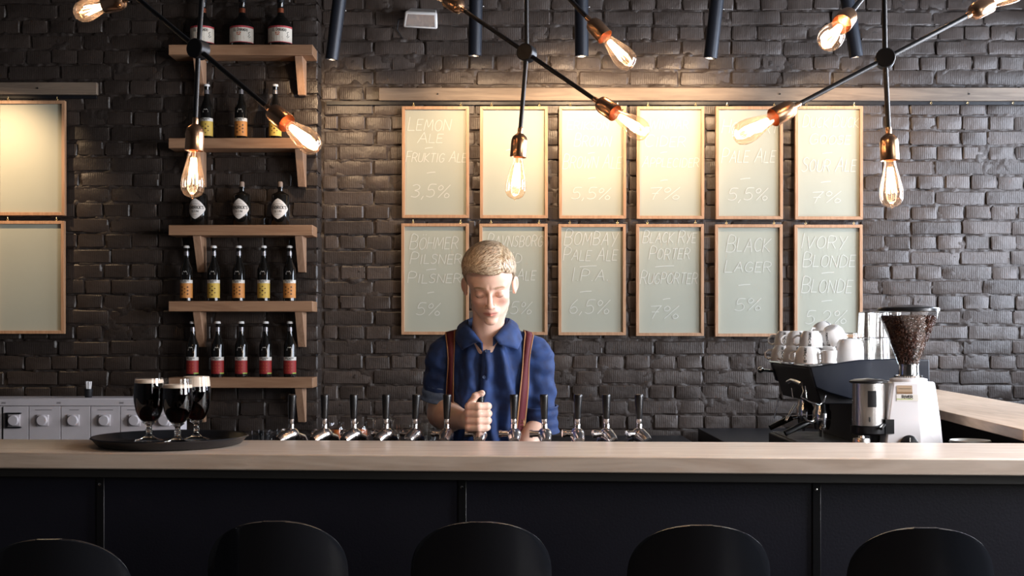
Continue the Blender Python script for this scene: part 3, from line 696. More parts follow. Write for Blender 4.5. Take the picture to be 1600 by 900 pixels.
# rum bottles
t = thing('rum_bottle', 'x', 'bottle'); r = .064
s = MB(); s.lathe([(r-.006, 0), (r, .006), (r, .108), (r-.010, .128), (.036, .152), (.020, .165), (.0165, .18), (.0165, .235), (.019, .238), (.019, .262)], n=28); s.build('glass', M_BOTTLE, t)
s = MB(); s.lathe([(.0195, .236), (.0205, .262), (.0205, .268), (.012, .270)], n=18); s.build('stopper', M_BLACK, t)
s = MB(); s.cur = 0; patch(s, r+.0008, .018, .100, -1.4, 1.4); s.cur = 1; patch(s, r+.0011, .093, .102, -1.4, 1.4); patch(s, r+.0011, .016, .020, -1.4, 1.4)
s.cur = 2; f = cyl(r+.0016); ink(s, strokes('EL DORADO', -.028, .074, .075, .012, .1, 1.2, .01), .0020, f)
s.cur = 3; ink(s, strokes('12', -.012, .054, .022, .014, .2, 1, .01), .003, f); ink(s, [[(-.03, .040), (.026, .042)], [(-.026, .034), (.03, .035)]], .0016, f)
s.cur = 2; ink(s, [[(.050, .045), (.058, .055), (.052, .066), (.062, .072)], [(.054, .04), (.066, .05)], [(-.060, .035), (-.052, .05), (-.060, .062)]], .0022, f)
s.build('label', [M_CREAM, M_LRIM, M_BLKTXT, mat('label_print_red', (.5, .12, .05), .6)], t, smooth=False)
s = MB(); s.lathe([(.0172, .182), (.0172, .205)], n=16, cap0=False, cap1=False); s.build('neck_band', mat('neck_band_copper', (.35, .10, .05), .3, .7), t)
for i, (px, lb) in enumerate(((317, 'squat rum bottle partly behind the pendant rod, left on the top shelf'), (378.5, 'squat rum bottle, middle of the top shelf'), (438.5, 'squat rum bottle, right on the top shelf'))):
    place(t, i == 0, ((px-800)/F*6.38, 6.38, shz[0]), (0, 0, -.08), lb, 'squat rum bottles on the top shelf')

# ================================================================== PENDANT LAMPS
SOCK = [(.0065, -.004), (.0075, .0), (.0075, .012), (.012, .015), (.0195, .022), (.0225, .033), (.0228, .077), (.0222, .078), (.0215, .076), (.021, .034), (.004, .028)]
BULB = [(.0125, .064), (.0130, .078), (.0150, .092), (.0195, .112), (.0245, .132), (.0282, .150), (.0290, .162), (.0272, .175), (.0215, .186), (.012, .192), (.004, .1935), (.002, .196), (.0005, .197)]
def q_to(d): return Vector((0, 0, 1)).rotation_difference(Vector(d).normalized())
def lamp(t, base, d, lit=True):
    d = Vector(d).normalized(); q = q_to(d)
    s = MB(); s.lathe(SOCK, base, d, 26, cap0=True, cap1=True); so = s.build('socket', M_COPPER, t, True, angle=35)
    s = MB(); s.lathe(BULB, base, d, 24, cap0=False, cap1=True); b = s.build('bulb', M_BULBG, so, True, angle=80)
    s = MB(); n = 9
    T = lambda r, a, z: Vector(base)+q @ Vector((r*math.cos(a), r*math.sin(a), z))
    for i in range(n):       # squirrel cage of hairpin wires
        a0, a1 = 2*PI*i/n, 2*PI*(i+.5)/n
        s.tube([T(.006, a0, .096), T(.0125, (a0+a1)/2-.1, .158)], .0009, 5)
        s.tube([T(.0125, (a0+a1)/2-.1, .158), T(.006, a1, .096)], .0009, 5)
    s.build('filament', M_FIL, so, True)
    s = MB(); s.tube([T(0, 0, .066), T(0, 0, .090), T(0, 0, .150)], [.006, .004, .0018], 8)
    s.build('glass_stem', M_BULBG, so, True)
    l = bpy.data.lights.new('bulb_light', 'POINT'); l.energy = BULB_W; l.color = AMBER; l.shadow_soft_size = .012
    o = bpy.data.objects.new('bulb_light', l); COL.objects.link(o); o.parent = t; o.matrix_parent_inverse = basis(t).inverted(); o.location = T(0, 0, .128)
AL = .197
def arm(t, hub, tip, both=True, both_lamp=True):
    d = (Vector(tip)-Vector(hub)); L = d.length; d.normalize(); a = Vector(hub)+d*(L-AL)
    b = Vector(hub)-d*((L-AL) if both else 0)
    s = MB(); s.tube([b, a], .0062, 12); s.build('rod', M_IRON, t, True)
    lamp(t, a, d)
    if both and both_lamp: lamp(t, b, -d)
def hub_(t, c, ax, r=.024, h=.036):
    s = MB(); ax = Vector(ax).normalized(); s.lathe([(r-.002, -h/2), (r, -h/2+.002), (r, h/2-.002), (r-.002, h/2)], c, ax, 28); s.build('hub', M_IRON, t, True)
def chandelier(label, hub, Y, top, low, diag, up, uph, axis):
    H = W(*hub, Y); U = W(*uph, Y); T = W(*low, Y)
    t = thing('pendant_lamp', label, 'pendant lamp', H, group='black rod pendants with copper sockets')
    d = (T-H).normalized(); a = T-d*AL; Z = Vector((U.x, U.y, CZ-.02))
    s = MB(); s.tube([Z, U, H, a], .0062, 12); s.build('rod', M_IRON, t, True)
    lamp(t, a, d)
    s = MB(); s.lathe([(.055, 0), (.055, .018)], (U.x, U.y, CZ-.019), (0, 0, 1), 24); s.build('ceiling_rose', M_IRON, t, True)
    hub_(t, H, axis); hub_(t, U, axis)
    arm(t, H, W(*diag[:2], diag[2])); arm(t, U, W(*up[:2], up[2]))
chandelier('left black rod pendant with copper sockets, in front of the bottle shelves', (310, 77), 3.0, None, (300, 311), (496, 233, 2.77), (120, 21, 3.25), (318, -35), (-.45, -1, 0))
chandelier('middle black rod pendant with copper sockets, in front of the framed boards', (823, 83), 3.35, None, (804, 313), (1011, 211, 3.10), (989, 105, 3.2), (822, -75), (-.45, -1, .05))
chandelier('right black rod pendant with copper sockets, its arm rising to the right', (1383, 92), 3.0, None, (1394, 326), (1147, 216, 2.86), (1291, 68, 2.66), (1381, -45), (-.22, -1, .02))

# ================================================================== TAPS
TP = [(455, -42), (507, -38), (553, -33), (603, -28), (648, -20), (698, -8), (750, -2), (803, 0), (851, 3), (902, 6), (948, 20), (999, 26)]
TY_ = 4.0
proto = thing('beer_tap', 'x', 'tap')
s = MB(); s.lathe([(.0098, .046), (.0105, .050), (.0125, .090), (.0140, .120), (.0138, .124), (.0118, .127)], n=20); s.build('handle', M_PLAST, proto)
s = MB(); s.lathe([(.0110, .014), (.0098, .018), (.0098, .028), (.0090, .030), (.0098, .032), (.0098, .0462)], n=18); s.build('collar', M_TAPM, proto)
s = MB(); s.ball((0, 0, -.006), (.0245, .030, .024), 20, 12); s.tube([(0, -.01, -.008), (0, -.035, -.016), (0, -.050, -.024)], [.022, .020, .016], 16); s.build('body', M_TAPM, proto)
s = MB(); s.tube([(-.018, 0, -.002), (-.040, 0, -.002)], .0105, 14); s.tube([(-.040, 0, -.002), (-.050, 0, -.002)], [.0135, .0125], 12); s.build('side_knob', M_TAPM, proto)
s = MB(); s.tube([(0, .015, -.01), (0, .05, -.018), (0, .062, -.035), (0, .064, -.09)], [.014, .012, .010, .008], 14); s.build('spout', M_TAPM, proto)
order = ['first', 'second', 'third', 'fourth', 'fifth', 'sixth', 'seventh', 'eighth', 'ninth', 'tenth', 'eleventh', 'twelfth']
for i, (px, a) in enumerate(TP):
    lb = 'black handled chrome beer tap, %s from the left behind the bar' % order[i]
    if i == 6: lb = 'black handled chrome beer tap gripped by the man\'s fist'
    place(proto, i == 0, ((px-800)/F*TY_, TY_, CAMZ-(676.5-HY)/F*TY_), (rnd.uniform(-.03, .03) if i != 6 else 0, rnd.uniform(-.03, .04) if i != 6 else 0, math.radians(a)), lb, 'row of beer taps behind the bar')
x0, x1 = (410-800)/F*3.93, (1035-800)/F*3.93
s = MB(); s.tube([(x0, 3.925, 1.062), (x1, 3.925, 1.062)], .022, 16)
for k in range(5):
    x = x0+.1+(x1-x0-.2)*k/4; s.tube([(x, 3.925, 1.05), (x, 3.925, .9), (x, 3.83, .88)], .016, 10)
tag(s.build('tap_rail', M_STEEL), 'steel rail that carries the row of beer taps behind the bar', 'rail')

# ================================================================== TRAY WITH STOUTS
TX, TYY, TR = (266-800)/F*3.71, 3.712, .232
t = thing('serving_tray', 'round black serving tray with a raised rim on the bar top', 'tray', (TX, TYY, BZ+.001))
s = MB(); s.lathe([(.001, .0), (TR-.040, .0), (TR-.020, .004), (TR-.004, .022), (TR, .026), (TR+.002, .025), (TR-.001, .0285), (TR-.010, .0255), (TR-.024, .0085), (TR-.042, .0045), (.001, .0045)], n=64, cap0=False, cap1=False)
s.build('dish', mat('black_tray', (.012, .012, .014), .35, bump=.0002, bscale=200), t)
M_STOUT = mat('stout', (.016, .004, .002), .05, spec=.6)
def stout_mat():
    m = mat('dark_beer', (.55, .16, .06), .0, trans=1, ior=1.33); nt = m.node_tree
    v = nt.nodes.new('ShaderNodeVolumeAbsorption'); v.inputs['Color'].default_value = (.55, .10, .02, 1); v.inputs['Density'].default_value = 130
    nt.links.new(v.outputs[0], nt.nodes['Material Output'].inputs['Volume']); return m
M_BEER = stout_mat()
M_FOAM = mat('beer_foam', (.78, .66, .54), .8, bump=.0006, bscale=300)
def goblet(px, foot_y, Y, lvl, foam, sc_, label, widen=1.0):
    widen *= 1.09
    t = thing('beer_glass', label, 'glass', ((px-800)/F*Y, Y, BZ+.0065), group='stemmed glasses of dark beer'); t.scale = (sc_*widen, sc_*widen, sc_)
    bowl = [(.006, .058), (.018, .060), (.028, .070), (.0375, .092), (.0425, .118), (.0440, .140), (.0432, .162), (.0415, .180), (.0395, .196)]
    s = MB(); s.lathe(bowl, n=36, cap0=False, cap1=False); s.build('bowl', M_GLASS, t, angle=80)
    s = MB(); s.lathe([(.0385, 0), (.0400, .0015), (.036, .004), (.018, .010), (.0095, .018), (.0080, .030), (.0110, .034), (.0078, .038), (.0080, .048), (.0150, .054), (.020, .0575), (.019, .0595), (.001, .0595)], n=32, cap1=False); s.build('stem', M_SOLIDG, t, angle=60)
    def r_at(z):
        for (r0, z0), (r1, z1) in zip(bowl, bowl[1:]):
            if z0 <= z <= z1: return r0+(r1-r0)*(z-z0)/(z1-z0)
        return bowl[-1][0]
    prof = [(r_at(z)-.0010, z) for z in [.0615, .066, .075, .086, .098, .110, .122, .135, .148, .16, .17, .18] if z < lvl]+[(r_at(lvl)-.0010, lvl)]
    s = MB(); s.lathe(prof, n=36); s.build('beer', M_BEER, t, angle=80)
    zs = [lvl+.0002+(foam-.0002)*k/4 for k in range(5)]
    s = MB(); s.lathe([(r_at(z)-.0009, z) for z in zs]+[(r_at(zs[-1])-.008, zs[-1]+.001)], n=36); s.build('foam', M_FOAM, t, angle=50)
goblet(233, 688, 3.795, .180, .011, 1.0, 'stemmed glass of dark beer on the tray, leftmost, with a thin head')
goblet(277.5, 691, 3.725, .168, .010, 1.0, 'stemmed glass of dark beer on the tray, the front one filled least high', .97)
goblet(307, 687, 3.83, .165, .030, 1.02, 'stemmed glass of dark beer on the tray with the thickest foam', .92)

# ================================================================== BACK COUNTER THINGS
def tumbler_proto(r=.030, h=.10, name='tumbler', cat='glass'):
    t = thing(name, 'x', cat)
    s = MB(); s.lathe([(r*.80, 0), (r*.84, .004), (r*.92, h*.5), (r, h), (r-.0016, h), (r*.9-.001, h*.5), (r*.80-.001, .012), (.001, .010)], n=22, cap1=False)
    s.build('glass_wall', M_GLASS, t, angle=50)
    return t
tp = tumbler_proto(.030, .085)
for i, (px, Y, h) in enumerate(((403, 5.7, 1), (413, 5.75, 1.0), (428, 5.66, 1.02), (442, 5.72, 1.03), (512, 5.6, 1.1))):
    place(tp, i == 0, ((px-800)/F*Y, Y, CZB), None, 'small clear glass behind the %s' % ('bar, leftmost beside the tray', 'bar, second from the tray', 'bar, just left of the first tap', 'first beer tap from the left', 'second beer tap from the left')[i], 'small glasses on the back counter', scale=(1, 1, h))
M_RIB = thin_glass('cut_glass', (.94, .93, .90), .06, .05, .7)
g2 = thing('cut_glass', 'x', 'glass')
s = MB(); n = 36; h = .115
s.grid(lambda u, v: ((.036+.006*v)*(1+.03*math.cos(u*2*PI*18))*math.cos(u*2*PI), (.036+.006*v)*(1+.03*math.cos(u*2*PI*18))*math.sin(u*2*PI), v*h), 72, 6); s.build('glass_wall', M_RIB, g2)
for i, px in enumerate((633, 655, 668, 684)):
    Y = 5.7+.07*(i % 2); place(g2, i == 0, ((px-800)/F*Y, Y, CZB), None, 'ribbed clear glass behind the fifth and sixth taps, %s' % ('leftmost', 'second', 'third', 'rightmost beside the elbow')[i], 'ribbed glasses on the back counter')
sg = thing('upturned_goblet', 'x', 'glass')
s = MB(); s.lathe([(.036, 0), (.040, .03), (.036, .06), (.020, .080), (.006, .088)], n=28, cap0=False, cap1=False); s.build('bowl', M_GLASS, sg)
s = MB(); s.lathe([(.006, .086), (.0055, .120), (.010, .132), (.036, .137), (.036, .139), (.002, .140)], n=28, cap0=False); s.build('stem', M_SOLIDG, sg)
for i, px in enumerate((585, 613.5)):
    place(sg, i == 0, ((px-800)/F*5.78, 5.78, CZB), None, 'stemmed glass standing upside down, %s of the fourth tap' % ('left', 'right')[i], 'upturned goblets on the back counter')
jp = thing('fruit_jar', 'x', 'jar')
s = MB(); s.lathe([(.036, 0), (.038, .004), (.038, .090), (.034, .102), (.036, .105), (.036, .122)], n=26, cap1=False); s.build('glass_wall', M_GLASS, jp)
s = MB(); rr = random.Random(5)
s.lathe([(.034, .003), (.036, .006), (.0355, .078), (.030, .086), (.002, .088)], n=26); s.build('filling', mat('orange_preserve', (.55, .12, .012), .5, bump=.004, bscale=45, var=.7, vscale=40), jp)
for i, (px, Y) in enumerate(((526, 5.72), (562, 5.76))):
    place(jp, i == 0, ((px-800)/F*Y, Y, CZB), None, 'glass jar of orange preserve behind the %s tap from the left' % ('second', 'third')[i], 'jars of orange preserve')

# control panel on the left
PYc = 5.90; Sp = F/PYc; X = lambda p: (p-800)/Sp; Z = lambda p: CAMZ+(HY-p)/Sp
t = thing('control_panel', 'long white control panel with a row of square dials at the left', 'control panel', (X(120), PYc, CZB))
s = MB(); s.box(((X(-60)+X(274))/2, PYc+.11, (CZB+Z(623.5))/2+.003), (X(274)-X(-60), .20, Z(623.5)-CZB)); s.build('casing', M_WHITE, t, True, bevel=.004)
s = MB(); s.box(((X(-60)+X(274))/2, PYc+.004, (Z(623.5)+Z(634))/2), (X(274)-X(-60), .014, Z(623.5)-Z(634))); top_ = s.build('top_strip', M_WHITE, t, True, bevel=.002)
ed = [-60, 4.5, 45, 95, 141.5, 188, 235, 274]
for i in range(7):
    s = MB(); s.box(((X(ed[i])+X(ed[i+1]))/2, PYc+.005, (Z(635)+CZB)/2+.004), (X(ed[i+1])-X(ed[i])-.004, .012, Z(635)-CZB-.008)); s.build('cell_panel', M_WHITE, t, True, bevel=.001)
s = MB(); s.box((X(4.5), PYc-.001, (Z(636)+CZB)/2), (.006, .004, Z(636)-CZB)); s.build('black_seam', M_PLAST, t, True)
for i, px in enumerate((23, 67.5, 115.5, 164, 211, 257)):
    cz = Z(656.5)
    s = MB(); s.box((X(px), PYc-.006, cz), (.058, .010, .056)); d = s.build('dial', M_WHITE, t, True, bevel=.003)
    s = MB(); s.lathe([(.026, 0), (.026, .010), (.0225, .014), (.001, .0145)], (X(px), PYc-.011, cz), (0, -1, 0), 28); s.build('knob', M_WHITE, d, True)
    if i == 0:
        s = MB(); w = .006
        for (a, b, c_, e) in ((0, .034, .070, w), (0, -.034, .070, w), (-.036, 0, w, .074)): s.box((X(px)+a-.001, PYc-.009, cz+b), (c_, .014, e))
        s.build('black_frame', M_PLAST, d, True)
r = random.Random(2)
for px in (68, 116, 165, 210): s = MB(); ink(s, [[(X(px-r.uniform(7, 13)), Z(640.5)), (X(px+r.uniform(7, 13)), Z(640.5))]], .0028, lambda x, z: (x, PYc-.0020, z)); s.build('print', M_GREY, t, True, smooth=False)
for px in (6, 92, 190): s = MB(); ink(s, strokes('250', X(px-3), Z(630.5), .02, .007, 0, 1, 0), .0015, lambda x, z: (x, PYc-.0045, z)); s.build('print', M_GREY, t, True, smooth=False)
# straw holder standing on it
t = thing('straw_holder', 'small dark cup with white paper sticking out, on the white control panel', 'cup', (X(127), PYc+.1, Z(623)+.002))
s = MB(); s.lathe([(.016, 0), (.018, .004), (.021, .042), (.019, .042), (.016, .004)], n=20); s.build('cup', M_BLACK, t)
s = MB()
for k in range(6): a = k*1.05; s.tube([(.006*math.cos(a), .006*math.sin(a), .01), (.013*math.cos(a), .011*math.sin(a), .078+.006*math.sin(a*3))], .0042, 8)
s.build('paper_tubes', mat('white_paper', (.72, .70, .70), .7), t)
# dish on the right, behind the bar
yd = 4.12; t = thing('dish', 'white rimmed shallow dish just behind the right end of the bar', 'dish', ((1516-800)/F*yd, yd, WZ))
s = MB(); s.lathe([(.040, 0), (.044, .004), (.044, .10), (.0635, .135), (.067, .146), (.0655, .150), (.060, .146), (.030, .118), (.001, .115)], n=36, cap1=False); s.build('bowl', mat('grey_white_glaze', (.6, .6, .56), .3), t)
s = MB(); s.lathe([(.0662, .1405), (.0685, .1425), (.0682, .1455), (.0666, .1465)], n=36, cap0=False, cap1=False); s.build('dark_rim_line', M_BLKTXT, t)
# ================================================================== COFFEE CORNER
MX0, MX1, MY0, MY1, MZ = 1.128, 1.60, 4.60, 5.32, 1.331
t = thing('espresso_machine', 'black two group espresso machine with white cups on top', 'espresso machine', (1.38, 5.0, WZ))
M_EB = mat('machine_navy', (.010, .013, .022), .35, coat=.1)
def wing(y0, y1, name):
    P = [(MX0, MZ-.018), (MX0+.19, MZ+.010), (MX0+.33, MZ+.014), (MX1-.02, MZ+.010), (MX1-.02, MZ-.12), (MX0+.16, MZ-.14), (MX0+.07, MZ-.115), (MX0+.022, MZ-.095)]
    s = MB(); n = len(P); s.add([(x, y0, z) for x, z in P]+[(x, y1, z) for x, z in P], [tuple(range(n))[::-1], tuple(range(n, 2*n))]+[(i, (i+1) % n, n+(i+1) % n, n+i) for i in range(n)])
    s.build(name, M_EB, t, True, bevel=.004)
wing(MY0, MY0+.03, 'side_panel'); wing(MY1-.03, MY1, 'side_panel')
s = MB(); s.hexa([(MX0+.05, MY0+.031, MZ-.16), (MX1-.04, MY0+.031, MZ-.16), (MX1-.04, MY1-.031, MZ-.16), (MX0+.05, MY1-.031, MZ-.16), (MX0+.004, MY0+.031, MZ-.022), (MX1-.04, MY0+.031, MZ-.006), (MX1-.04, MY1-.031, MZ-.006), (MX0+.004, MY1-.031, MZ-.022)]); s.build('upper_body', M_BLACK, t, True, bevel=.004)
s = MB(); s.box((MX0+.14, (MY0+MY1)/2, MZ-.012), (.27, MY1-MY0-.06, .006), Matrix.Rotation(-.03, 3, 'Y')); s.build('cup_tray', M_STEEL, t, True, bevel=.001)
s = MB(); s.tube([(MX0-.003, MY0+.01, MZ-.014), (MX0-.003, MY1-.01, MZ-.014)], .004, 8); s.build('tray_edge', M_CHROME, t, True)
s = MB(); s.box(((MX0+.22+MX1-.05)/2, (MY0+MY1)/2, (WZ+.05+MZ-.155)/2), (MX1-MX0-.27, MY1-MY0-.10, MZ-.155-WZ-.05)); s.build('lower_body', M_BLACK, t, True, bevel=.004)
s = MB(); s.box((MX0+.17, (MY0+MY1)/2, WZ+.055), (.36, MY1-MY0-.04, .05)); s.build('drip_tray', M_BLACK, t, True, bevel=.006)
s = MB()
for k in range(16): s.box((MX0+.12, MY0+.06+k*.04, WZ+.083), (.24, .010, .004))
s.build('drip_grid', M_STEEL, t, True)
for fx, fy in ((MX0+.05, MY0+.06), (MX1-.1, MY0+.06), (MX0+.05, MY1-.06), (MX1-.1, MY1-.06)):
    s = MB(); s.lathe([(.02, 0), (.016, .032)], (fx, fy, WZ), n=14); s.build('foot', M_CHROME, t, True)
for gy in (MY0+.22, MY0+.50):
    gx = MX0+.10
    s = MB(); s.lathe([(.036, -.03), (.036, .0), (.030, .012), (.030, .05)], (gx, gy, MZ-.20), n=24); g = s.build('group_head', M_CHROME, t, True)
    s = MB(); s.lathe([(.028, -.02), (.034, 0), (.034, .018)], (gx, gy, MZ-.25), n=24)
    s.tube([(gx-.02, gy, MZ-.240), (gx-.055, gy, MZ-.246)], .008, 10); s.build('portafilter', M_CHROME, t, True)
    s = MB(); s.tube([(gx-.055, gy, MZ-.246), (gx-.075, gy-.005, MZ-.252), (gx-.150, gy-.02, MZ-.285)], [.011, .013, .011], 12); s.build('portafilter_handle', M_PLAST, t, True)
    s = MB(); s.tube([(gx-.006, gy, MZ-.27), (gx-.006, gy, MZ-.30)], .006, 8); s.build('spout', M_CHROME, t, True)
for (a, b, c_) in ((( 1249, 622, 4.62), (1270, 632, 4.60), (1283, 633, 4.59)), ((1209, 640, 5.1), (1212, 655, 5.08), (1209, 656, 5.08))):
    pass
def wand(pts, r, nm='steam_wand'):
    s = MB(); s.tube([W(*p) for p in pts], r, 10); s.build(nm, M_CHROME, t, True)
wand([(1253, 600, 4.66), (1256, 612, 4.60), (1252, 621, 4.56), (1266, 629, 4.54), (1280, 633, 4.54), (1287, 628, 4.55), (1290, 618, 4.58)], .0035)
wand([(1243, 632, 4.58), (1234, 647, 4.57), (1228, 658, 4.56)], .0050)
wand([(1216, 626, 4.9), (1213, 640, 4.9), (1209, 654, 4.9)], .0036)
wand([(1237, 606, 4.75), (1239, 622, 4.75)], .0035); wand([(1258, 603, 4.64), (1260, 622, 4.64)], .003)
wand([(1231, 597, 4.8), (1237, 594, 4.75), (1246, 597, 4.68), (1252, 600, 4.64)], .008, 'manifold')
wand([(1256, 652, 4.6), (1262, 658, 4.58), (1269, 659, 4.58), (1275, 652, 4.6)], .0045, 'pipe')
s = MB(); s.ball(W(1188.5, 578, 5.25), (.014, .012, .014), 14, 10); s.tube([W(1188.5, 578, 5.25), W(1200, 579, 5.27)], .005, 8); s.build('steam_knob', M_CHROME, t, True)
s = MB(); s.tube([W(1188.5, 579, 5.26), W(1210, 580, 5.30)], .006, 8); s.build('knob_shaft', M_CHROME, t, True)

# cups
def cup_proto(name, cat, r, h, txt, handle=True, rb=None):
    t = thing(name, 'x', cat); rb = rb or r*.62
    prof = [(rb*.55, 0), (rb, .001), (rb*1.08, h*.06), (r*.90, h*.28), (r*.985, h*.6), (r, h), (r-.003, h+.0005), (r*.95-.003, h*.55), (r*.8, h*.22), (.001, h*.12)]
    s = MB(); s.lathe(prof, n=32, cap1=False); s.build('bowl', M_CERAM, t, angle=60)
    if handle:
        s = MB(); s.tube([(r*.93, 0, h*.80), (r*1.22, 0, h*.88), (r*1.50, 0, h*.74), (r*1.52, 0, h*.48), (r*1.2, 0, h*.30), (r*.86, 0, h*.30)], .0042, 8); s.build('handle', M_CERAM, t)
    if txt:
        s = MB(); L = h*.86/len(txt)
        for i, ch in enumerate(txt):
            z = h*.93-(i+1)*L; zz = z+L*.1
            def f(x, q, zz=zz):
                k = q/h; rr = np.interp(k, [0, .06, .28, .6, 1], [rb, rb*1.08, r*.90, r*.985, r])+.0007
                return (rr*math.sin(x/r), -rr*math.cos(x/r), q)
            ink(s, strokes(ch, -L*.42, zz, L*.78, L*.74, 0, 1, 0), L*.22, f)
        s.build('lettering', M_BLKTXT, t, smooth=False)
    return t
cp = cup_proto('cup', 'cup', .046, .066, 'RIVER')
up = (0, PI, 0)
def cup(i, px, zb, Y, rz, lb, tilt=0):
    place(cp, i == 0, ((px-800)/F*Y, Y, zb+.066), Euler((tilt, PI, rz)), lb, 'white cups stacked on the espresso machine')
ct = MZ-.006
cup(0, 1261, ct, 4.665, -.42, 'white cup with black letters, upside down nearest the edge of the espresso machine')
cup(1, 1266, ct, 4.79, .3, 'white cup hidden behind the front lettered one, bottom of its pile')
cup(2, 1267, ct+.060, 4.80, -.35, 'white cup with black letters on top of the pile behind the front one')
cup(3, 1241, ct, 4.93, .1, 'white upturned cup left of the lettered front cup, bottom layer')
cup(4, 1246, ct+.060, 4.95, 0.1, 'white upturned cup in the upper layer, its handle in front of the lettered one')
cup(5, 1222, ct, 5.10, -.2, 'leftmost white upturned cup of the bottom layer')
cup(6, 1227, ct+.060, 5.12, -.3, 'leftmost white upturned cup of the upper layer')
cup(7, 1292, ct, 4.84, -1.2, 'white upturned cup behind the small espresso cup')
cup(8, 1281, ct+.088, 5.01, .6, 'white cup lying tilted on top of the pile', .5)
cup(9, 1298, ct+.074, 4.83, -.9, 'white cup leaning beside the large upturned mug', -.5)
ep = cup_proto('espresso_cup', 'cup', .031, .050, None, False, .029)
place(ep, True, ((1295-800)/F*4.64, 4.64, ct), None, 'small white espresso cup standing upright at the edge of the machine')
s = MB(); s.tube([(-.029, -.006, .040), (-.040, -.010, .036), (-.040, -.010, .020), (-.029, -.006, .014)], .003, 8); s.build('handle', M_CERAM, ep)
mp_ = thing('large_mug', 'large white rounded mug standing upside down beside the tumblers', 'mug', ((1328-800)/F*4.72, 4.72, ct))
s = MB(); s.lathe([(.0525, 0), (.053, .003), (.0525, .055), (.049, .078), (.040, .092), (.025, .0955), (.001, .096)], n=36, cap0=False); s.build('bowl', M_CERAM, mp_, angle=60)
tp2 = thing('ribbed_tumbler', 'x', 'glass')
s = MB(); h = .098
s.grid(lambda u, v: ((.030-.0045*v)*(1+.025*abs(math.cos(u*2*PI*6)))*math.cos(u*2*PI), (.030-.0045*v)*(1+.025*abs(math.cos(u*2*PI*6)))*math.sin(u*2*PI), v*h), 72, 5); s.lathe([(.026, h-.001), (.0255, h), (.001, h-.002)], n=30, cap0=False, cap1=False); s.build('glass_wall', M_RIB, tp2)
s = MB(); s.lathe([(.0250, h-.002), (.0258, h+.001), (.024, h+.002), (.001, h+.002)], n=30, cap0=False, cap1=False); s.build('base', thin_glass('thick_glass_base', (.55, .55, .58), .25, .1, .9), tp2)
i = 0
for tier in (0, 1):
    for px, Y in ((1355, 4.78), (1378, 4.80), (1397, 4.83), (1352, 4.92), (1372, 4.95)):
        w_ = {1355: 'beside the large mug', 1378: 'in the middle of the front row', 1397: 'just behind the bean hopper', 1352: 'left in the back row', 1372: 'right in the back row'}[px]
        place(tp2, i == 0, ((px-800)/F*Y, Y, ct+tier*.1005), None, 'clear ribbed tumbler of the %s layer, %s' % (('lower', 'upper')[tier], w_), 'tumblers stacked on the espresso machine'); i += 1
for px, Y, w_ in ((1313, 5.0, 'left'), (1329, 5.02, 'right')):
    place(tp2, False, ((px-800)/F*Y, Y, ct+.008), None, 'single clear tumbler behind the large mug, the %s one of two' % w_, 'tumblers stacked on the espresso machine', scale=(1, 1, 1.1))

# grinder
GY = 4.32; g = F/GY
def gp(px): return (px-800)/g
def gz(py): return CAMZ+(HY-py)/g
gx = gp(1419.5)
t = thing('coffee_grinder', 'pale grey coffee grinder with a conical hopper full of beans', 'coffee grinder', (gx, GY, WZ))
# body: octagonal plan widening downwards, corner towards the camera
def ring(z, k, sx=1.0):
    x0, x1, xc = gp(1388-14*k)-.002, gp(1458+10*k), gp(1425)
    y = GY-.075-.02*k
    return [(x0, y+.022, z), (xc, y, z), (x1-.012, y+.028, z), (x1, y+.055, z), (x1, GY+.08, z), (x1-.03, GY+.11, z), (x0+.02, GY+.11, z), (x0, GY+.09, z)]
zs = [(gz(596), -.10), (gz(601), .0), (gz(655), .62), (gz(700), 1.0), (WZ+.02, 1.1)]
s = MB(); R_ = [ring(z, k) for z, k in zs]; n = 8; vs = [p for r_ in R_ for p in r_]
s.add(vs, [((j+1)*n+i, (j+1)*n+(i+1) % n, j*n+(i+1) % n, j*n+i) for j in range(4) for i in range(n)]+[tuple(range(n)), tuple(4*n+i for i in range(n))[::-1]])
s.build('body', M_SILVER, t, True, bevel=.006, angle=20)
s = MB(); s.box((gx, GY+.01, WZ+.010), (.20, .24, .020)); s.build('base', M_PLAST, t, True, bevel=.004)
s = MB(); s.lathe([(.060, 0), (.064, .003), (.064, .012), (.050, .016)], (gx, GY, gz(597)), n=32); s.build('upper_plate', M_SILVER, t, True)
s = MB(); s.lathe([(.046, 0), (.0475, .003), (.0475, .010), (.036, .013), (.034, .045), (.036, .046), (.036, .050), (.030, .052)], (gx, GY, gz(591)), n=32); s.build('adjusting_collar', M_CHROME, t, True)
s = MB()
for k in range(40): a = 2*PI*k/40; s.box((gx+.0475*math.cos(a), GY+.0475*math.sin(a), gz(591)+.0065), (.003, .003, .007), Matrix.Rotation(a, 3, 'Z'))
s.build('collar_teeth', M_CHROME, t, True)
zc0, zc1 = gz(577), gz(487); rt, rb_ = .1025, .030
s = MB(); s.lathe([(rb_, zc0-gz(577)), (rb_+.001, .006), (.060, .085), (rt-.006, zc1-zc0-.028), (rt, zc1-zc0)], (gx, GY, zc0), n=48, cap0=False, cap1=False); s.build('hopper', M_GLASS, t, True, angle=80)
s = MB(); s.lathe([(rt-.004, 0), (rt+.003, .001), (rt+.004, .010), (rt+.001, .014), (.060, .020), (.025, .024), (.001, .024)], (gx, GY, zc1), n=48); s.build('lid', M_PLAST, t, True)
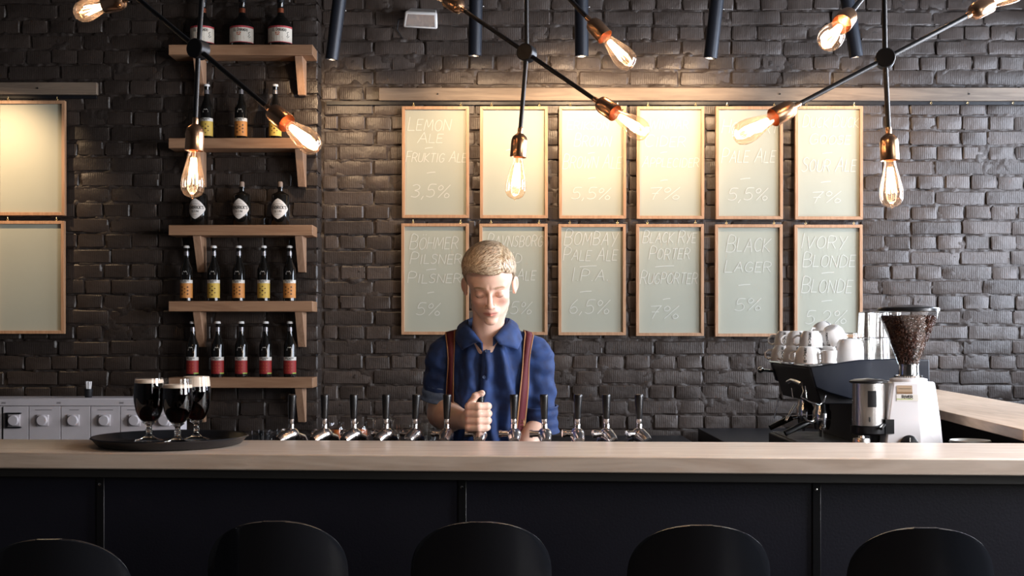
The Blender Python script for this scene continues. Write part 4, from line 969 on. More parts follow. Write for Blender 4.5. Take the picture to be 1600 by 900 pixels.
# beans: a dense skin of single beans on a dark core
def hop_r(q): return float(np.interp(q, [0, .006, .085, zc1-zc0-.028, zc1-zc0], [rb_, rb_+.001, .060, rt-.006, rt]))
bt = zc1-zc0-.018
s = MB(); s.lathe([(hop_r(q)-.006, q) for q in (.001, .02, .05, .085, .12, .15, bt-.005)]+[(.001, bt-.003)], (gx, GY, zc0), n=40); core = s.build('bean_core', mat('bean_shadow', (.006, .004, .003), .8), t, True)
s = MB(); r = random.Random(9)
def bean(c, M):
    A = [(-.0052, 0, 0), (0, -.0033, .0006), (.0052, 0, 0), (0, .0033, .0006), (0, 0, .0030), (0, 0, -.0024), (-.003, -.0024, 0), (.003, -.0024, 0), (.003, .0024, 0), (-.003, .0024, 0)]
    s.add([M @ Vector(a)+c for a in A], [(0, 6, 4), (6, 1, 4), (1, 7, 4), (7, 2, 4), (2, 8, 4), (8, 3, 4), (3, 9, 4), (9, 0, 4), (6, 0, 5), (1, 6, 5), (7, 1, 5), (2, 7, 5), (8, 2, 5), (3, 8, 5), (9, 3, 5), (0, 9, 5)])
for k in range(4200):
    q = bt*math.sqrt(r.random()); a = r.uniform(0, 2*PI); rr_ = hop_r(q)-.0045-r.random()*.003
    bean(Vector((gx+rr_*math.cos(a), GY+rr_*math.sin(a), zc0+q)), Euler((r.uniform(0, 6), r.uniform(0, 6), r.uniform(0, 6))).to_matrix())
for k in range(700):
    rr_ = (hop_r(bt)-.006)*math.sqrt(r.random()); a = r.uniform(0, 2*PI)
    bean(Vector((gx+rr_*math.cos(a), GY+rr_*math.sin(a), zc0+bt+r.uniform(-.003, .002))), Euler((r.uniform(0, 6), r.uniform(0, 6), r.uniform(0, 6))).to_matrix())
o = s.build('coffee_beans', mat('roasted_bean', (.075, .028, .016), .30, var=.5, vscale=60, coat=.3), t, True); o['kind'] = 'stuff'
# sticker with the shop's name, on the left face
def face(x, z):     # the left face of the grinder body, from camera x
    k = np.interp(z, [gz(700), gz(655), gz(601)], [1.0, .62, 0]); R0 = ring(z, k); u = (x-R0[0][0])/(R0[1][0]-R0[0][0])
    y = R0[0][1]+(R0[1][1]-R0[0][1])*u
    return Vector((x, y-.0016, z))
def quadpatch(s, a, b, c_, d, off=0):
    s.add([face(gp(a), gz(d))+Vector((0, -off, 0)), face(gp(b), gz(d))+Vector((0, -off, 0)), face(gp(b), gz(c_))+Vector((0, -off, 0)), face(gp(a), gz(c_))+Vector((0, -off, 0))], [(0, 1, 2, 3)])
s = MB(); s.cur = 0; quadpatch(s, 1393, 1415, 601, 613.5); s.cur = 1; quadpatch(s, 1393, 1415, 611, 614, .0004); s.cur = 2; quadpatch(s, 1392, 1423, 615, 625); s.cur = 3; quadpatch(s, 1392, 1415, 621.5, 622.6, .0004)
s.cur = 4; ink(s, strokes('RIVER', gp(1400), gz(620.6), gp(1415)-gp(1400), .0095, 0, 1, 0), .0022, lambda x, z: tuple(face(x, z)+Vector((0, -.0006, 0))))
s.cur = 4; ink(s, [[(gp(1395), gz(606)), (gp(1413), gz(606))]], .0012, lambda x, z: tuple(face(x, z)+Vector((0, -.0006, 0))))
s.build('sticker', [mat('sticker_tan', (.42, .30, .20), .5), mat('sticker_brown', (.25, .15, .08), .5), M_LW, M_LG, M_BLKTXT], t, True, smooth=False)
s = MB(); c0 = face(gp(1408), gz(690)); s.lathe([(.030, 0), (.030, .006), (.026, .008), (.001, .008)], c0, (-.1, -1, .12), n=28); s.build('dial', M_PLAST, t, True)
s = MB(); s.box(c0+Vector((0, -.010, .015)), (.003, .002, .014)); s.build('dial_mark', M_LW, t, True)
# doser
dx_, dy_ = gp(1361.5)*.985, GY-.03; dz0, dz1 = gz(664)-.0, gz(598)
t2 = t
s = MB(); s.lathe([(.052, 0), (.0555, .002), (.0555, dz1-dz0)], (dx_, dy_, dz0), n=40); s.build('doser', M_STEEL, t2, True)
s = MB(); s.lathe([(.060, 0), (.066, .003), (.066, .008), (.050, .014), (.001, .018)], (dx_, dy_, dz1), n=40); s.build('doser_lid', M_PLAST, t2, True)
s = MB(); s.grid(lambda u, v: (dx_+.0562*math.sin(-.28+.56*u-.05), dy_-.0562*math.cos(-.28+.56*u-.05), gz(634)+(gz(609)-gz(634))*v), 8, 1); s.build('doser_window', M_PLAST, t2, True, bevel=0)
s = MB(); s.box((dx_-.012, dy_-.0555, gz(653)), (.006, .004, .016)); s.build('slot', M_PLAST, t2, True, bevel=.001)
s = MB(); s.lathe([(.050, 0), (.062, .006), (.062, .030)], (dx_, dy_, dz0-.031), n=36); s.box((dx_+.062, dy_-.02, dz0+.0), (.030, .05, .05)); s.build('doser_base', M_PLAST, t2, True)
s = MB(); s.tube([(dx_+.03, dy_+.02, dz0-.03), (dx_+.02, dy_+.03, WZ+.02)], .018, 10); s.build('doser_support', M_PLAST, t2, True)
s = MB(); s.tube([(dx_+.05, dy_-.03, dz0+.01), (dx_+.02, dy_-.08, dz0-.005)], .006, 8); s.build('doser_lever', M_PLAST, t2, True)
s = MB(); p = W(1346, 690, 4.15); s.lathe([(.029, WZ-p.z+.0), (.029, .012-.004), (.027, .012), (.012, .014), (.010, .02)], p, n=28); tag(s.build('tamper', M_STEEL), 'small steel tamper just behind the bar, left of the grinder', 'tamper')

# ================================================================== STOOLS
M_STOOL = mat('black_stool_shell', (.010, .011, .014), .16, coat=.5)
M_LEGS = mat('black_stool_leg', (.012, .012, .013), .4)
def stool_proto():
    t = thing('bar_stool', 'x', 'bar stool')
    hw = .171
    prof = [(.345, .655), (.30, .672), (.22, .668), (.13, .664), (.075, .685), (.040, .740), (.022, .80), (.012, .86), (.006, .92), (.0, .99)]
    NV, NU = 22, 16
    def pr(v):
        q = v*(len(prof)-1); i = min(int(q), len(prof)-2); f = q-i; a, b = prof[i], prof[i+1]; return a[0]+(b[0]-a[0])*f, a[1]+(b[1]-a[1])*f
    def fn(u, v):
        v2 = 1-(1-v)**1.9; v = v2; y, z = pr(v2); w = hw*(1.0 if z < .8 else 1)
        if v < .35: w = hw*(1.12-.2*abs(v-.2)); w *= (1-.35*max(0, .08-v)/.08)
        if z > .85:
            k = min(1, (z-.85)/.14); w = hw*max(.16, max(0, 1-k**2.5)**(1/2.3))
        x = (u-.5)*2*w; c = (x/hw)**2
        bend = .045 if z > .70 else .0
        return (x, y+c*bend, z+(c*.02 if z <= .70 else 0))
    s = MB(); s.grid(fn, NU, 56); s.build('shell', M_STOOL, t, solid=.014, bevel=.0062)
    for sx in (-1, 1):
        for (ya, yb2) in ((.08, .02), (.27, .34)):
            s = MB(); s.tube([(sx*.11, ya, .655), (sx*.19, yb2, .004)], [.013, .011], 10); s.build('leg', M_LEGS, t)
    s = MB(); s.tube([(-.163, .045, .24), (.163, .045, .24), (.163, .318, .24), (-.163, .318, .24), (-.163, .045, .24)], .008, 8); s.build('footrest', M_LEGS, t)
    return t
sp = stool_proto()
for i, (px, py, Yb, rz, lb) in enumerate(((76, 839, 2.70, .05, 'black shell bar stool at the left edge, the lowest one'), (428, 811, 2.957, .0, 'black shell bar stool below the tray side, second from the left'),
        (751, 812, 2.95, 0, 'black shell bar stool in front of the man, in the middle'), (1096, 817, 2.905, -.02, 'black shell bar stool in front of the taps\' right end, fourth from the left'), (1447, 821, 2.86, -.05, 'black shell bar stool below the grinder, rightmost'))):
    place(sp, i == 0, ((px-800)/F*Yb, Yb, CAMZ-(py-HY)/F*Yb-.9955), (0, 0, rz), lb, 'black bar stools along the bar')
# ================================================================== THE MAN BEHIND THE BAR
def f3(*a): return np.array(a, dtype=np.float64)
def ell(P, c, r):
    q = (P-f3(*c))/f3(*r); k0 = np.sqrt((q*q).sum(1))+1e-9; q2 = q/f3(*r); k1 = np.sqrt((q2*q2).sum(1))+1e-9
    return k0*(k0-1)/k1
def cap_(P, a, b, ra, rb=None):
    a = f3(*a); b = f3(*b); rb = ra if rb is None else rb; ab = b-a; t = np.clip(((P-a)@ab)/max(ab@ab, 1e-12), 0, 1)
    d = P-(a+t[:, None]*ab); return np.sqrt((d*d).sum(1))-(ra+(rb-ra)*t)
def smin(a, b, k): h = np.clip(.5+.5*(b-a)/k, 0, 1); return b*(1-h)+a*h-k*h*(1-h)
def smax(a, b, k): return -smin(-a, -b, k)
def chain(P, pts, rs, k=.006):
    d = None
    for i in range(len(pts)-1):
        e = cap_(P, pts[i], pts[i+1], rs[i], rs[i+1]); d = e if d is None else smin(d, e, k)
    return d
def nets(fn, lo, hi, h):
    lo = np.array(lo, float); hi = np.array(hi, float); n = (np.ceil((hi-lo)/h).astype(int)//4+1)*4+1
    C = 4; m = (n-1)//C+1
    g = np.stack(np.meshgrid(*[lo[i]+np.arange(m[i])*h*C for i in range(3)], indexing='ij'), -1).reshape(-1, 3)
    cv = fn(g).reshape(m)
    V = np.full(n, 1.0, dtype=np.float64)
    ci = np.minimum((np.arange(n[0])+C//2)//C, m[0]-1); cj = np.minimum((np.arange(n[1])+C//2)//C, m[1]-1); ck = np.minimum((np.arange(n[2])+C//2)//C, m[2]-1)
    V = cv[np.ix_(ci, cj, ck)]
    near = np.abs(V) < h*C*1.4
    ii = np.argwhere(near); pts = lo+ii*h; vals = np.empty(len(ii))
    for a in range(0, len(ii), 400000): vals[a:a+400000] = fn(pts[a:a+400000])
    V[near] = vals
    S = V < 0; c8 = [(i, j, k) for i in (0, 1) for j in (0, 1) for k in (0, 1)]
    sl = lambda A, i, j, k: A[i:A.shape[0]-1+i, j:A.shape[1]-1+j, k:A.shape[2]-1+k]
    cnt = sum(sl(S, *c).astype(np.int8) for c in c8); mask = (cnt > 0) & (cnt < 8)
    idx = -np.ones(mask.shape, dtype=np.int64); idx[mask] = np.arange(mask.sum()); cells = np.argwhere(mask)
    acc = np.zeros((len(cells), 3)); num = np.zeros(len(cells)); cv8 = {c: V[cells[:, 0]+c[0], cells[:, 1]+c[1], cells[:, 2]+c[2]] for c in c8}
    for a in c8:
        for ax in range(3):
            if a[ax]: continue
            b = list(a); b[ax] = 1; b = tuple(b); va, vb = cv8[a], cv8[b]; cr = (va < 0) != (vb < 0)
            t = np.where(cr, va/np.where(cr, va-vb, 1), 0)
            for q in range(3): acc[:, q] += np.where(cr, a[q]+(t if q == ax else 0), 0)
            num += cr
    co = lo+(cells+acc/num[:, None])*h
    Q = []
    for ax in range(3):
        u, v = (ax+1) % 3, (ax+2) % 3; s0 = [slice(None)]*3; s1 = [slice(None)]*3; s0[ax] = slice(0, -1); s1[ax] = slice(1, None)
        A, B = S[tuple(s0)], S[tuple(s1)]; e = np.argwhere(A != B); e = e[(e[:, u] > 0) & (e[:, v] > 0) & (e[:, u] < n[u]-1) & (e[:, v] < n[v]-1)]
        o = []
        for du, dv in ((0, 0), (1, 0), (1, 1), (0, 1)):
            c = e.copy(); c[:, u] -= du; c[:, v] -= dv; o.append(idx[c[:, 0], c[:, 1], c[:, 2]])
        q = np.stack(o, 1); flip = ~A[e[:, 0], e[:, 1], e[:, 2]]; q[flip] = q[flip][:, ::-1]; Q.append(q)
    Q = np.concatenate(Q); Q = Q[(Q >= 0).all(1)]
    return co, Q
def grad(fn, P, e=.0006):
    g = np.stack([fn(P+f3(e, 0, 0))-fn(P-f3(e, 0, 0)), fn(P+f3(0, e, 0))-fn(P-f3(0, e, 0)), fn(P+f3(0, 0, e))-fn(P-f3(0, 0, e))], 1); return g/(np.linalg.norm(g, axis=1, keepdims=True)+1e-9)
def join(parts):
    co = []; q = []; n = 0
    for c, f in parts: co.append(c); q.append(f+n); n += len(c)
    return np.concatenate(co), np.concatenate(q)
def nobj(name, co, q, mats, parent=None, cols=None):
    me = np_mesh(name, co, q, mats)
    if cols is not None:
        a = me.color_attributes.new('Col', 'FLOAT_COLOR', 'POINT'); c4 = np.ones((len(me.vertices), 4), dtype=np.float32); c4[:, :3] = cols[:len(me.vertices)]; a.data.foreach_set('color', c4.ravel())
    o = bpy.data.objects.new(name, me); COL.objects.link(o)
    if parent: o.parent = parent
    return o
def noise3(P, seed, freq):       # smooth value noise
    r_ = np.random.RandomState(seed); T = r_.rand(32, 32, 32); q = P*freq; i = np.floor(q).astype(int); f = q-i; f = f*f*(3-2*f); out = 0
    for a in (0, 1):
        for b in (0, 1):
            for c in (0, 1):
                w = (f[:, 0] if a else 1-f[:, 0])*(f[:, 1] if b else 1-f[:, 1])*(f[:, 2] if c else 1-f[:, 2])
                out = out+w*T[(i[:, 0]+a) % 32, (i[:, 1]+b) % 32, (i[:, 2]+c) % 32]
    return out-.5
# ---- head, in its own frame: x to the right of the picture, y away from the face, z up
HS = 1.04; TH = math.radians(24)
HC = np.array([W(764.5, 461, 4.0).x, 4.085, 1.603])
RH = np.array([[1, 0, 0], [0, math.cos(TH), -math.sin(TH)], [0, math.sin(TH), math.cos(TH)]])
RL = np.array(Matrix.Rotation(math.radians(-2), 3, 'Y')) @ RH
to_l = lambda P: (P-HC) @ RL/HS
to_w = lambda p: (np.asarray(p)*HS) @ RL.T+HC
def head_l(p):
    x = np.abs(p[:, 0]); q = np.stack([x, p[:, 1], p[:, 2]], 1)
    d = ell(p, (0, .014, .040), (.0745, .094, .080))
    d = smin(d, ell(p, (0, -.030, .040), (.064, .054, .050)), .03)
    d = smin(d, ell(p, (0, -.022, -.030), (.0620, .056, .060)), .022)
    d = smin(d, ell(p, (0, -.028, -.066), (.0480, .050, .040)), .016)
    d = smin(d, ell(q, (.045, .008, -.062), (.016, .024, .022)), .022)          # jaw corners
    d = smin(d, ell(p, (0, -.069, -.096), (.021, .016, .0145)), .016)           # chin
    d = smin(d, ell(q, (.0410, -.050, -.022), (.016, .018, .013)), .020)         # cheekbones
    d = smin(d, cap_(q, (.008, -.0795, .022), (.040, -.068, .023), .0095, .0085), .012)   # brow
    d = smin(d, ell(p, (0, -.070, -.062), (.026, .018, .020)), .012)            # mouth mound
    # eye sockets and lids
    d = smax(d, -ell(q, (.0315, -.0960, .0015), (.0165, .0150, .0115)), .014)
    d = smin(d, ell(q, (.0315, -.0690, -.0005), (.0150, .0140, .0118)), .003)
    d = smax(d, -cap_(q, (.0185, -.0825, -.0045), (.0315, -.0865, -.0085), .0012), .003)  # lower margin of the lowered lid
    d = smax(d, -cap_(q, (.0315, -.0865, -.0085), (.0445, -.0785, -.0045), .0012), .003)
    d = smax(d, -cap_(q, (.0200, -.0840, .0085), (.0440, -.0790, .0090), .0010), .004)    # fold above the lid
    # nose
    n = cap_(p, (0, -.0840, .010), (0, -.1035, -.0300), .0068, .0098)
    n = smin(n, ell(p, (0, -.1040, -.0335), (.0098, .0098, .0085)), .006)
    n = smin(n, ell(q, (.0128, -.0920, -.0375), (.0066, .0098, .0068)), .006)
    d = smin(d, n, .010)
    d = smax(d, -ell(q, (.0070, -.0975, -.0445), (.0036, .0050, .0040)), .003)  # nostrils
    # lips
    d = smin(d, cap_(q, (0, -.0882, -.0592), (.019, -.0795, -.0628), .0040, .0020), .005)
    d = smin(d, cap_(q, (0, -.0872, -.0690), (.016, -.0800, -.0672), .0050, .0026), .005)
    d = smax(d, -cap_(q, (0, -.0935, -.0640), (.0235, -.0800, -.0648), .0012, .0010), .0025)
    d = smax(d, -cap_(p, (0, -.0955, -.0500), (0, -.0925, -.0550), .0020), .005)   # philtrum
    d = smax(d, -ell(p, (0, -.0900, -.0805), (.016, .006, .004)), .008)         # under the lower lip
    # ears
    qe = (q-f3(.0825, .012, -.003)) @ np.array(Matrix.Rotation(-.60, 3, 'Z'))
    e = ell(qe, (0, 0, 0), (.0065, .0170, .0265))
    e = smax(e, -ell(qe, (.0065, -.003, .002), (.0045, .0110, .0200)), .004)
    e = smin(e, ell(q, (.0790, .0080, -.028), (.0060, .0080, .0080)), .005)
    d = smin(d, e, .006)
    return d
NB = np.array(W(760, 545, 4.20))
def head_w(P):
    d = head_l(to_l(P))*HS
    n = cap_(P, HC+f3(0, .052, -.055), NB, .053, .057)
    d = smin(d, n, .018)
    d = smin(d, ell(P, (NB[0], NB[1]+.055, NB[2]-.05), (.10, .065, .06)), .03)
    sc_ = [cap_(P, HC+f3(s_*.048, .045, -.08), NB+f3(s_*.012, -.050, -.005), .010, .008) for s_ in (-1, 1)]   # neck muscles
    for s_ in sc_: d = smin(d, s_, .016)
    return d
# ---- arms and hands
SL, SR = np.array(W(692, 561, 4.25)), np.array(W(841, 561, 4.25))
EL, ER = np.array(W(690, 648, 4.285)), np.array(W(846, 664, 4.27))
WL = np.array(W(731, 657, 4.055)); WR = np.array(W(812, 714, 4.13))
hx, hy = W(750, 0, 4.0).x, 4.0
zf = [CAMZ-(p-HY)/475 for p in (634.5, 646, 657, 667.5)]
def fist(P):
    d = None
    ext = [0, .001, .0, -.003]; rr_ = [.0130, .0132, .0128, .0118]
    for i in range(4):
        z = zf[i]; e = ext[i]; r_ = rr_[i]; dz = -.0015*i
        c = chain(P, [(hx-.034, hy-.018, z+.001), (hx-.004, hy-.0290, z+.0005), (hx+.0225+e, hy-.018, z), (hx+.0265+e, hy+.008, z-.001), (hx+.006, hy+.0250, z-.001)], [r_*1.05, r_, r_*1.0, r_*.92, r_*.82], .004)
        d = c if d is None else smin(d, c, .0022)
    palm = ell(P, (hx-.0330, hy+.008, (zf[0]+zf[3])/2-.001), (.0155, .030, .046))
    palm = smin(palm, cap_(P, (hx-.036, hy-.010, zf[0]-.002), (hx-.036, hy-.008, zf[3]+.002), .0125, .0115), .012)
    palm = smin(palm, cap_(P, WL, (hx-.036, hy+.020, (zf[1]+zf[2])/2), .027, .024), .02)
    palm = smin(palm, cap_(P, WL, (hx-.034, hy+.022, zf[3]+.006), .024, .018), .02)
    for i in range(4): palm = smin(palm, ell(P, (hx-.0395, hy-.019, zf[i]+.001), (.010, .010, .0092)), .005)
    d = smin(d, palm, .006)
    th = chain(P, [(hx-.034, hy+.012, zf[1]+.004), (hx-.0275, hy-.004, zf[0]+.010), (hx-.0150, hy-.010, zf[0]+.034), (hx+.0060, hy-.0095, zf[0]+.0430)], [.0165, .0130, .0108, .0098], .006)
    th = smin(th, ell(P, (hx+.006, hy-.011, zf[0]+.0425), (.0110, .0095, .0092)), .004)
    d = smin(d, th, .005)
    return d
def hand_open(P):      # his other hand, resting below the bar edge
    c = WR+f3(-.030, -.050, -.045)
    d = ell(P, tuple(c), (.040, .048, .020))
    d = smin(d, cap_(P, WR, c, .026, .028), .02)
    for i, (a, L_) in enumerate(((-.75, .070), (-.45, .080), (-.15, .076), (.15, .062))):
        b = c+f3(math.sin(a)*.042, -math.cos(a)*.042, .002); m_ = b+f3(math.sin(a)*L_*.5, -math.cos(a)*L_*.5, -.006); e = m_+f3(math.sin(a)*L_*.3, -math.cos(a)*L_*.3, -.026)
        d = smin(d, chain(P, [b, m_, e], [.0108, .0098, .0085], .004), .004)
    b = c+f3(.030, .0, .0); d = smin(d, chain(P, [b, b+f3(.028, -.030, -.004), b+f3(.034, -.058, -.012)], [.014, .0115, .0095], .005), .008)
    return d
def arm_l(P):
    d = chain(P, [SL, EL], [.046, .043], .02)
    d = smin(d, chain(P, [EL+f3(0, .004, .004), EL+(WL-EL)*.30+f3(0, 0, .0), WL], [.0455, .0475, .0285], .03), .03)
    return smin(d, fist(P), .008)
def arm_r(P):
    d = chain(P, [SR, ER], [.044, .040], .02)
    d = smin(d, chain(P, [ER, ER+(WR-ER)*.35, WR], [.041, .042, .027], .03), .03)
    return smin(d, hand_open(P), .01)
XC = W(764, 0, 4.25).x
def lower(P):
    d = ell(P, (XC, 4.30, 1.16), (.135, .085, .22)); d = smin(d, ell(P, (XC, 4.32, .92), (.150, .105, .12)), .05)
    for s_ in (-1, 1):
        d = smin(d, chain(P, [(XC+s_*.085, 4.33, .88), (XC+s_*.105, 4.31, .49), (XC+s_*.115, 4.36, .09)], [.078, .052, .036], .03), .03)
        d = smin(d, cap_(P, (XC+s_*.115, 4.36, .05), (XC+s_*.13, 4.22, .035), .034, .028), .02)
    return d
hc, hq = nets(head_w, HC-f3(.12, .17, .30), HC+f3(.12, .16, .16), .0019)
al = nets(arm_l, np.minimum(np.minimum(SL, EL), WL)-f3(.075, .125, .075), np.maximum(np.maximum(SL, EL), WL)+f3(.085, .075, .08), .0021)
ar = nets(arm_r, np.minimum(np.minimum(SR, ER), WR)-f3(.10, .17, .12), np.maximum(np.maximum(SR, ER), WR)+.075, .0035)
lw = nets(lower, (XC-.26, 4.10, .0), (XC+.26, 4.50, 1.45), .010)
co, q = join([(hc, hq), al, ar, lw])
# skin colour: its own redness at lips, nose, cheeks, ears, lids and knuckles
def skin_col(P):
    p = to_l(P); x = np.abs(p[:, 0]); c = np.tile(f3(.77, .515, .405), (len(P), 1)); red = f3(.64, .29, .215)
    def mixc(w, col):
        nonlocal c; w = np.clip(w, 0, 1)[:, None]; c = c*(1-w)+f3(*col)*w
    g = lambda cx, cy, cz, sx, sy, sz: np.exp(-(((x-cx)/sx)**2+((p[:, 1]-cy)/sy)**2+((p[:, 2]-cz)/sz)**2))
    mixc(.55*g(.042, -.06, -.030, .020, .04, .018), red); mixc(.45*g(0, -.107, -.034, .012, .015, .010), red)
    mixc(.6*g(.086, .03, -.01, .012, .03, .04), red); mixc(.35*g(.0315, -.083, .004, .014, .02, .008), red)
    lip = np.exp(-((p[:, 2]+.0645)/.0075)**4)*np.exp(-(x/.0225)**6)*(p[:, 1] < -.07); mixc(.85*lip, (.50, .175, .145))
    mixc(.9*np.exp(-((p[:, 2]+.0642)/.0011)**2)*(x < .023)*(p[:, 1] < -.07), (.22, .07, .055))
    brow = np.exp(-((p[:, 2]-(.0235+.05*(x-.01)-1.6*np.maximum(0, x-.036)**1.0*.35))/.0038)**2)*(x > .010)*(x < .050)*(p[:, 1] < -.045); mixc(.42*brow, (.36, .215, .115))
    hand = np.exp(-(((P[:, 0]-hx+.04)/.012)**2+((P[:, 1]-hy+.02)/.02)**2)); hand *= (P[:, 2] < 1.25) & (P[:, 2] > 1.1); mixc(.4*hand, red)
    return c
def skin_mat():
    m = mat('skin', (.6, .37, .27), .42, bump=.0003, bscale=220); nt = m.node_tree; b = nt.nodes['Principled BSDF']
    a = nt.nodes.new('ShaderNodeAttribute'); a.attribute_name = 'Col'; nt.links.new(a.outputs['Color'], b.inputs['Base Color'])
    b.inputs['Subsurface Weight'].default_value = .15; b.inputs['Subsurface Radius'].default_value = (1, .35, .2); b.inputs['Subsurface Scale'].default_value = .006
    return m
man = nobj('person', co, q, [skin_mat()], cols=skin_col(co))
tag(man, 'blond man in blue denim shirt and wine red braces, looking down, gripping a beer tap', 'person')
# thumb nail and finger nails that show
s = MB(); s.ball((hx+.0085, hy-.0185, zf[0]+.0455), (.0062, .0022, .0050), 12, 8); s.build('thumb_nail', mat('nail', (.66, .42, .34), .25), man)
# lashes
M_LASH = mat('eyelash', (.10, .055, .03), .6)
for s_ in (-1, 1):
    pts = [to_w((s_*x, y, z)) for x, y, z in ((.0190, -.0818, -.0052), (.0250, -.0842, -.0080), (.0315, -.0850, -.0092), (.0380, -.0832, -.0080), (.0445, -.0785, -.0050))]
    s = MB(); s.tube(pts, [.0003, .0008, .0010, .0009, .0003], 6); s.build('eyelashes', M_LASH, man)
# ---- hair
def hair_l(p):
    d = ell(p, (0, .016, .054), (.0865, .104, .082))
    d = smin(d, ell(p, (-.004, -.030, .090), (.070, .060, .040)), .03)
    z, y, x = p[:, 2], p[:, 1], p[:, 0]
    line = .085-.10*x-.9*np.maximum(0, np.abs(x)-.050)
    A = line-z+.15*np.minimum(0, y+.02)                    # everything above the hair line
    B = smax(-.018-y-.25*(z-.02), smin(.020-z, smax(-.004-z, y+.008, .004), .004), .006)                # sides above the ears
    C = smax(.030-y, -.075-z, .01)                         # back of the head
    reg = smin(smin(A, B, .012), C, .012)
    d = smax(d, reg, .006)
    return d
hco, hqq = nets(lambda P: hair_l(to_l(P))*HS, HC-f3(.11, .15, .13), HC+f3(.11, .15, .17), .0022)
pl0 = to_l(hco); u_ = pl0[:, 0]*.83+pl0[:, 1]*.55; tw_ = np.stack([(pl0[:, 1]-pl0[:, 0]*.6)*.5, pl0[:, 2]*.9], 1)
hco = hco-grad(lambda P: hair_l(to_l(P)), hco)*(.0055*noise3(np.column_stack([u_*2.6, tw_]), 5, 95)+.0028*noise3(np.column_stack([u_*2.2, tw_*.8]), 6, 210))[:, None]
M_HAIR = bpy.data.materials.new('blond_hair'); M_HAIR.use_nodes = True
nt = M_HAIR.node_tree; b = nt.nodes['Principled BSDF']; a = nt.nodes.new('ShaderNodeAttribute'); a.attribute_name = 'Col'
nt.links.new(a.outputs['Color'], b.inputs['Base Color']); b.inputs['Roughness'].default_value = .38; b.inputs['Anisotropic'].default_value = .4
pl = to_l(hco); k = np.clip(.5+2.2*noise3(np.stack([pl[:, 0]*2+pl[:, 1], pl[:, 1]*.5, pl[:, 2]], 1), 8, 120), 0, 1)[:, None]
side = np.clip((.060-pl[:, 2])/.03, 0, 1)[:, None]
colh = (f3(.26, .165, .085)*(1-k)+f3(.62, .48, .31)*k)*(1-.45*side)
hair = nobj('hair', hco, hqq, [M_HAIR], man, colh)
# combed locks lying on it
r = random.Random(21); rn = np.random.RandomState(21)
sm = hair_l
sel = rn.choice(len(pl), 5200, replace=False); X0 = pl[sel].copy(); nS = 7
top_w = np.clip((X0[:, 2]-.060)/.02, 0, 1)*(X0[:, 0] < .045)
D = np.where(top_w[:, None] > .5, f3(-.62, -.75, .05), f3(0, .18, -1.0))+rn.normal(0, .13, (len(X0), 3))
rt_side = (X0[:, 0] >= .045) & (X0[:, 2] > .05); D[rt_side] = f3(.35, -.35, -.9)+rn.normal(0, .1, (rt_side.sum(), 3))
L_ = np.where(top_w > .5, rn.uniform(.028, .058, len(X0)), rn.uniform(.007, .014, len(X0)))
path = [X0]; X_ = X0
for j in range(nS):
    n_ = grad(sm, X_); T_ = D-n_*(D*n_).sum(1)[:, None]; T_ /= np.linalg.norm(T_, axis=1, keepdims=True)+1e-9
    X_ = X_+T_*(L_/nS)[:, None]; d_ = sm(X_); lift = .0014+.0030*math.sin(PI*(j+1)/nS)*(top_w > .5)
    X_ = X_-n_*(np.clip(d_, -.01, .006)-lift)[:, None]; path.append(X_)
P_ = np.stack(path, 1); N_ = grad(sm, P_.reshape(-1, 3)).reshape(P_.shape); T2 = np.gradient(P_, axis=1); B_ = np.cross(T2, N_); B_ /= np.linalg.norm(B_, axis=2, keepdims=True)+1e-9
wd_ = np.sin(np.linspace(.25, PI-.06, nS+1))*.0009
V1 = P_+B_*wd_[None, :, None]; V2 = P_-B_*wd_[None, :, None]; VV = np.stack([V1, V2], 2).reshape(-1, 3)
base_i = np.arange(len(X0))[:, None]*(nS+1)*2+np.arange(nS)[None, :]*2
Qs = np.stack([base_i, base_i+1, base_i+3, base_i+2], -1).reshape(-1, 4)
kk = np.repeat(rn.rand(len(X0)), (nS+1)*2)[:, None]; sd = np.repeat(1-.40*(top_w < .5)*(X0[:, 2] < .055), (nS+1)*2)[:, None]
nobj('hair_strands', to_w(VV), Qs, [M_HAIR], hair, (f3(.24, .145, .075)*(1-kk)+f3(.88, .75, .56)*kk)*sd)['kind'] = 'stuff'
# eyebrow hairs
for s_ in (-1, 1):
    s = MB()
    for k in range(90):
        t_ = r.random(); x = .012+.036*t_; z = .0225+.004*math.sin(t_*2.2)-.004*t_*t_+r.uniform(-.0022, .0022)
        p0 = np.array([[s_*x, -.080, z]])
        for _ in range(6): p0 = p0-grad(head_l, p0)*(head_l(p0)-.0004)[:, None]
        p1 = p0+np.array([[s_*.0050, .0008, .0016*(1-t_*1.6)]]); p1 = p1-grad(head_l, p1)*(head_l(p1)-.0009)[:, None]
        s.tube([to_w(p0[0]), to_w(p1[0])], [.00035, .00012], 4)
    s.build('eyebrow', mat('eyebrow_hair', (.46, .31, .19), .5), man)

# ---- denim shirt
def cloth(P):
    d = ell(P, (XC, 4.262, 1.265), (.158, .118, .165)); d = smin(d, ell(P, (XC, 4.285, 1.06), (.140, .112, .22)), .05)
    d = smin(d, ell(P, (XC, 4.228, 1.355), (.115, .092, .095)), .03)
    sl, sr = np.array(W(699, 554, 4.25)), np.array(W(832, 554, 4.25))
    d = smin(d, cap_(P, sl, sr, .060), .03)
    d = smin(d, chain(P, [W(745, 527, 4.235), W(709, 538, 4.245), sl], [.036, .040, .056], .02), .025)
    d = smin(d, chain(P, [W(783, 527, 4.235), W(818, 538, 4.245), sr], [.036, .040, .056], .02), .025)
    return d
def sleeve_l(P):
    a = SL; b = np.array(W(687, 622, 4.283)); d = chain(P, [a, a*.4+b*.6, b], [.058, .0575, .0545], .02)
    ax = (b-a)/np.linalg.norm(b-a); return smax(d, (P-b)@ax-.002, .003)
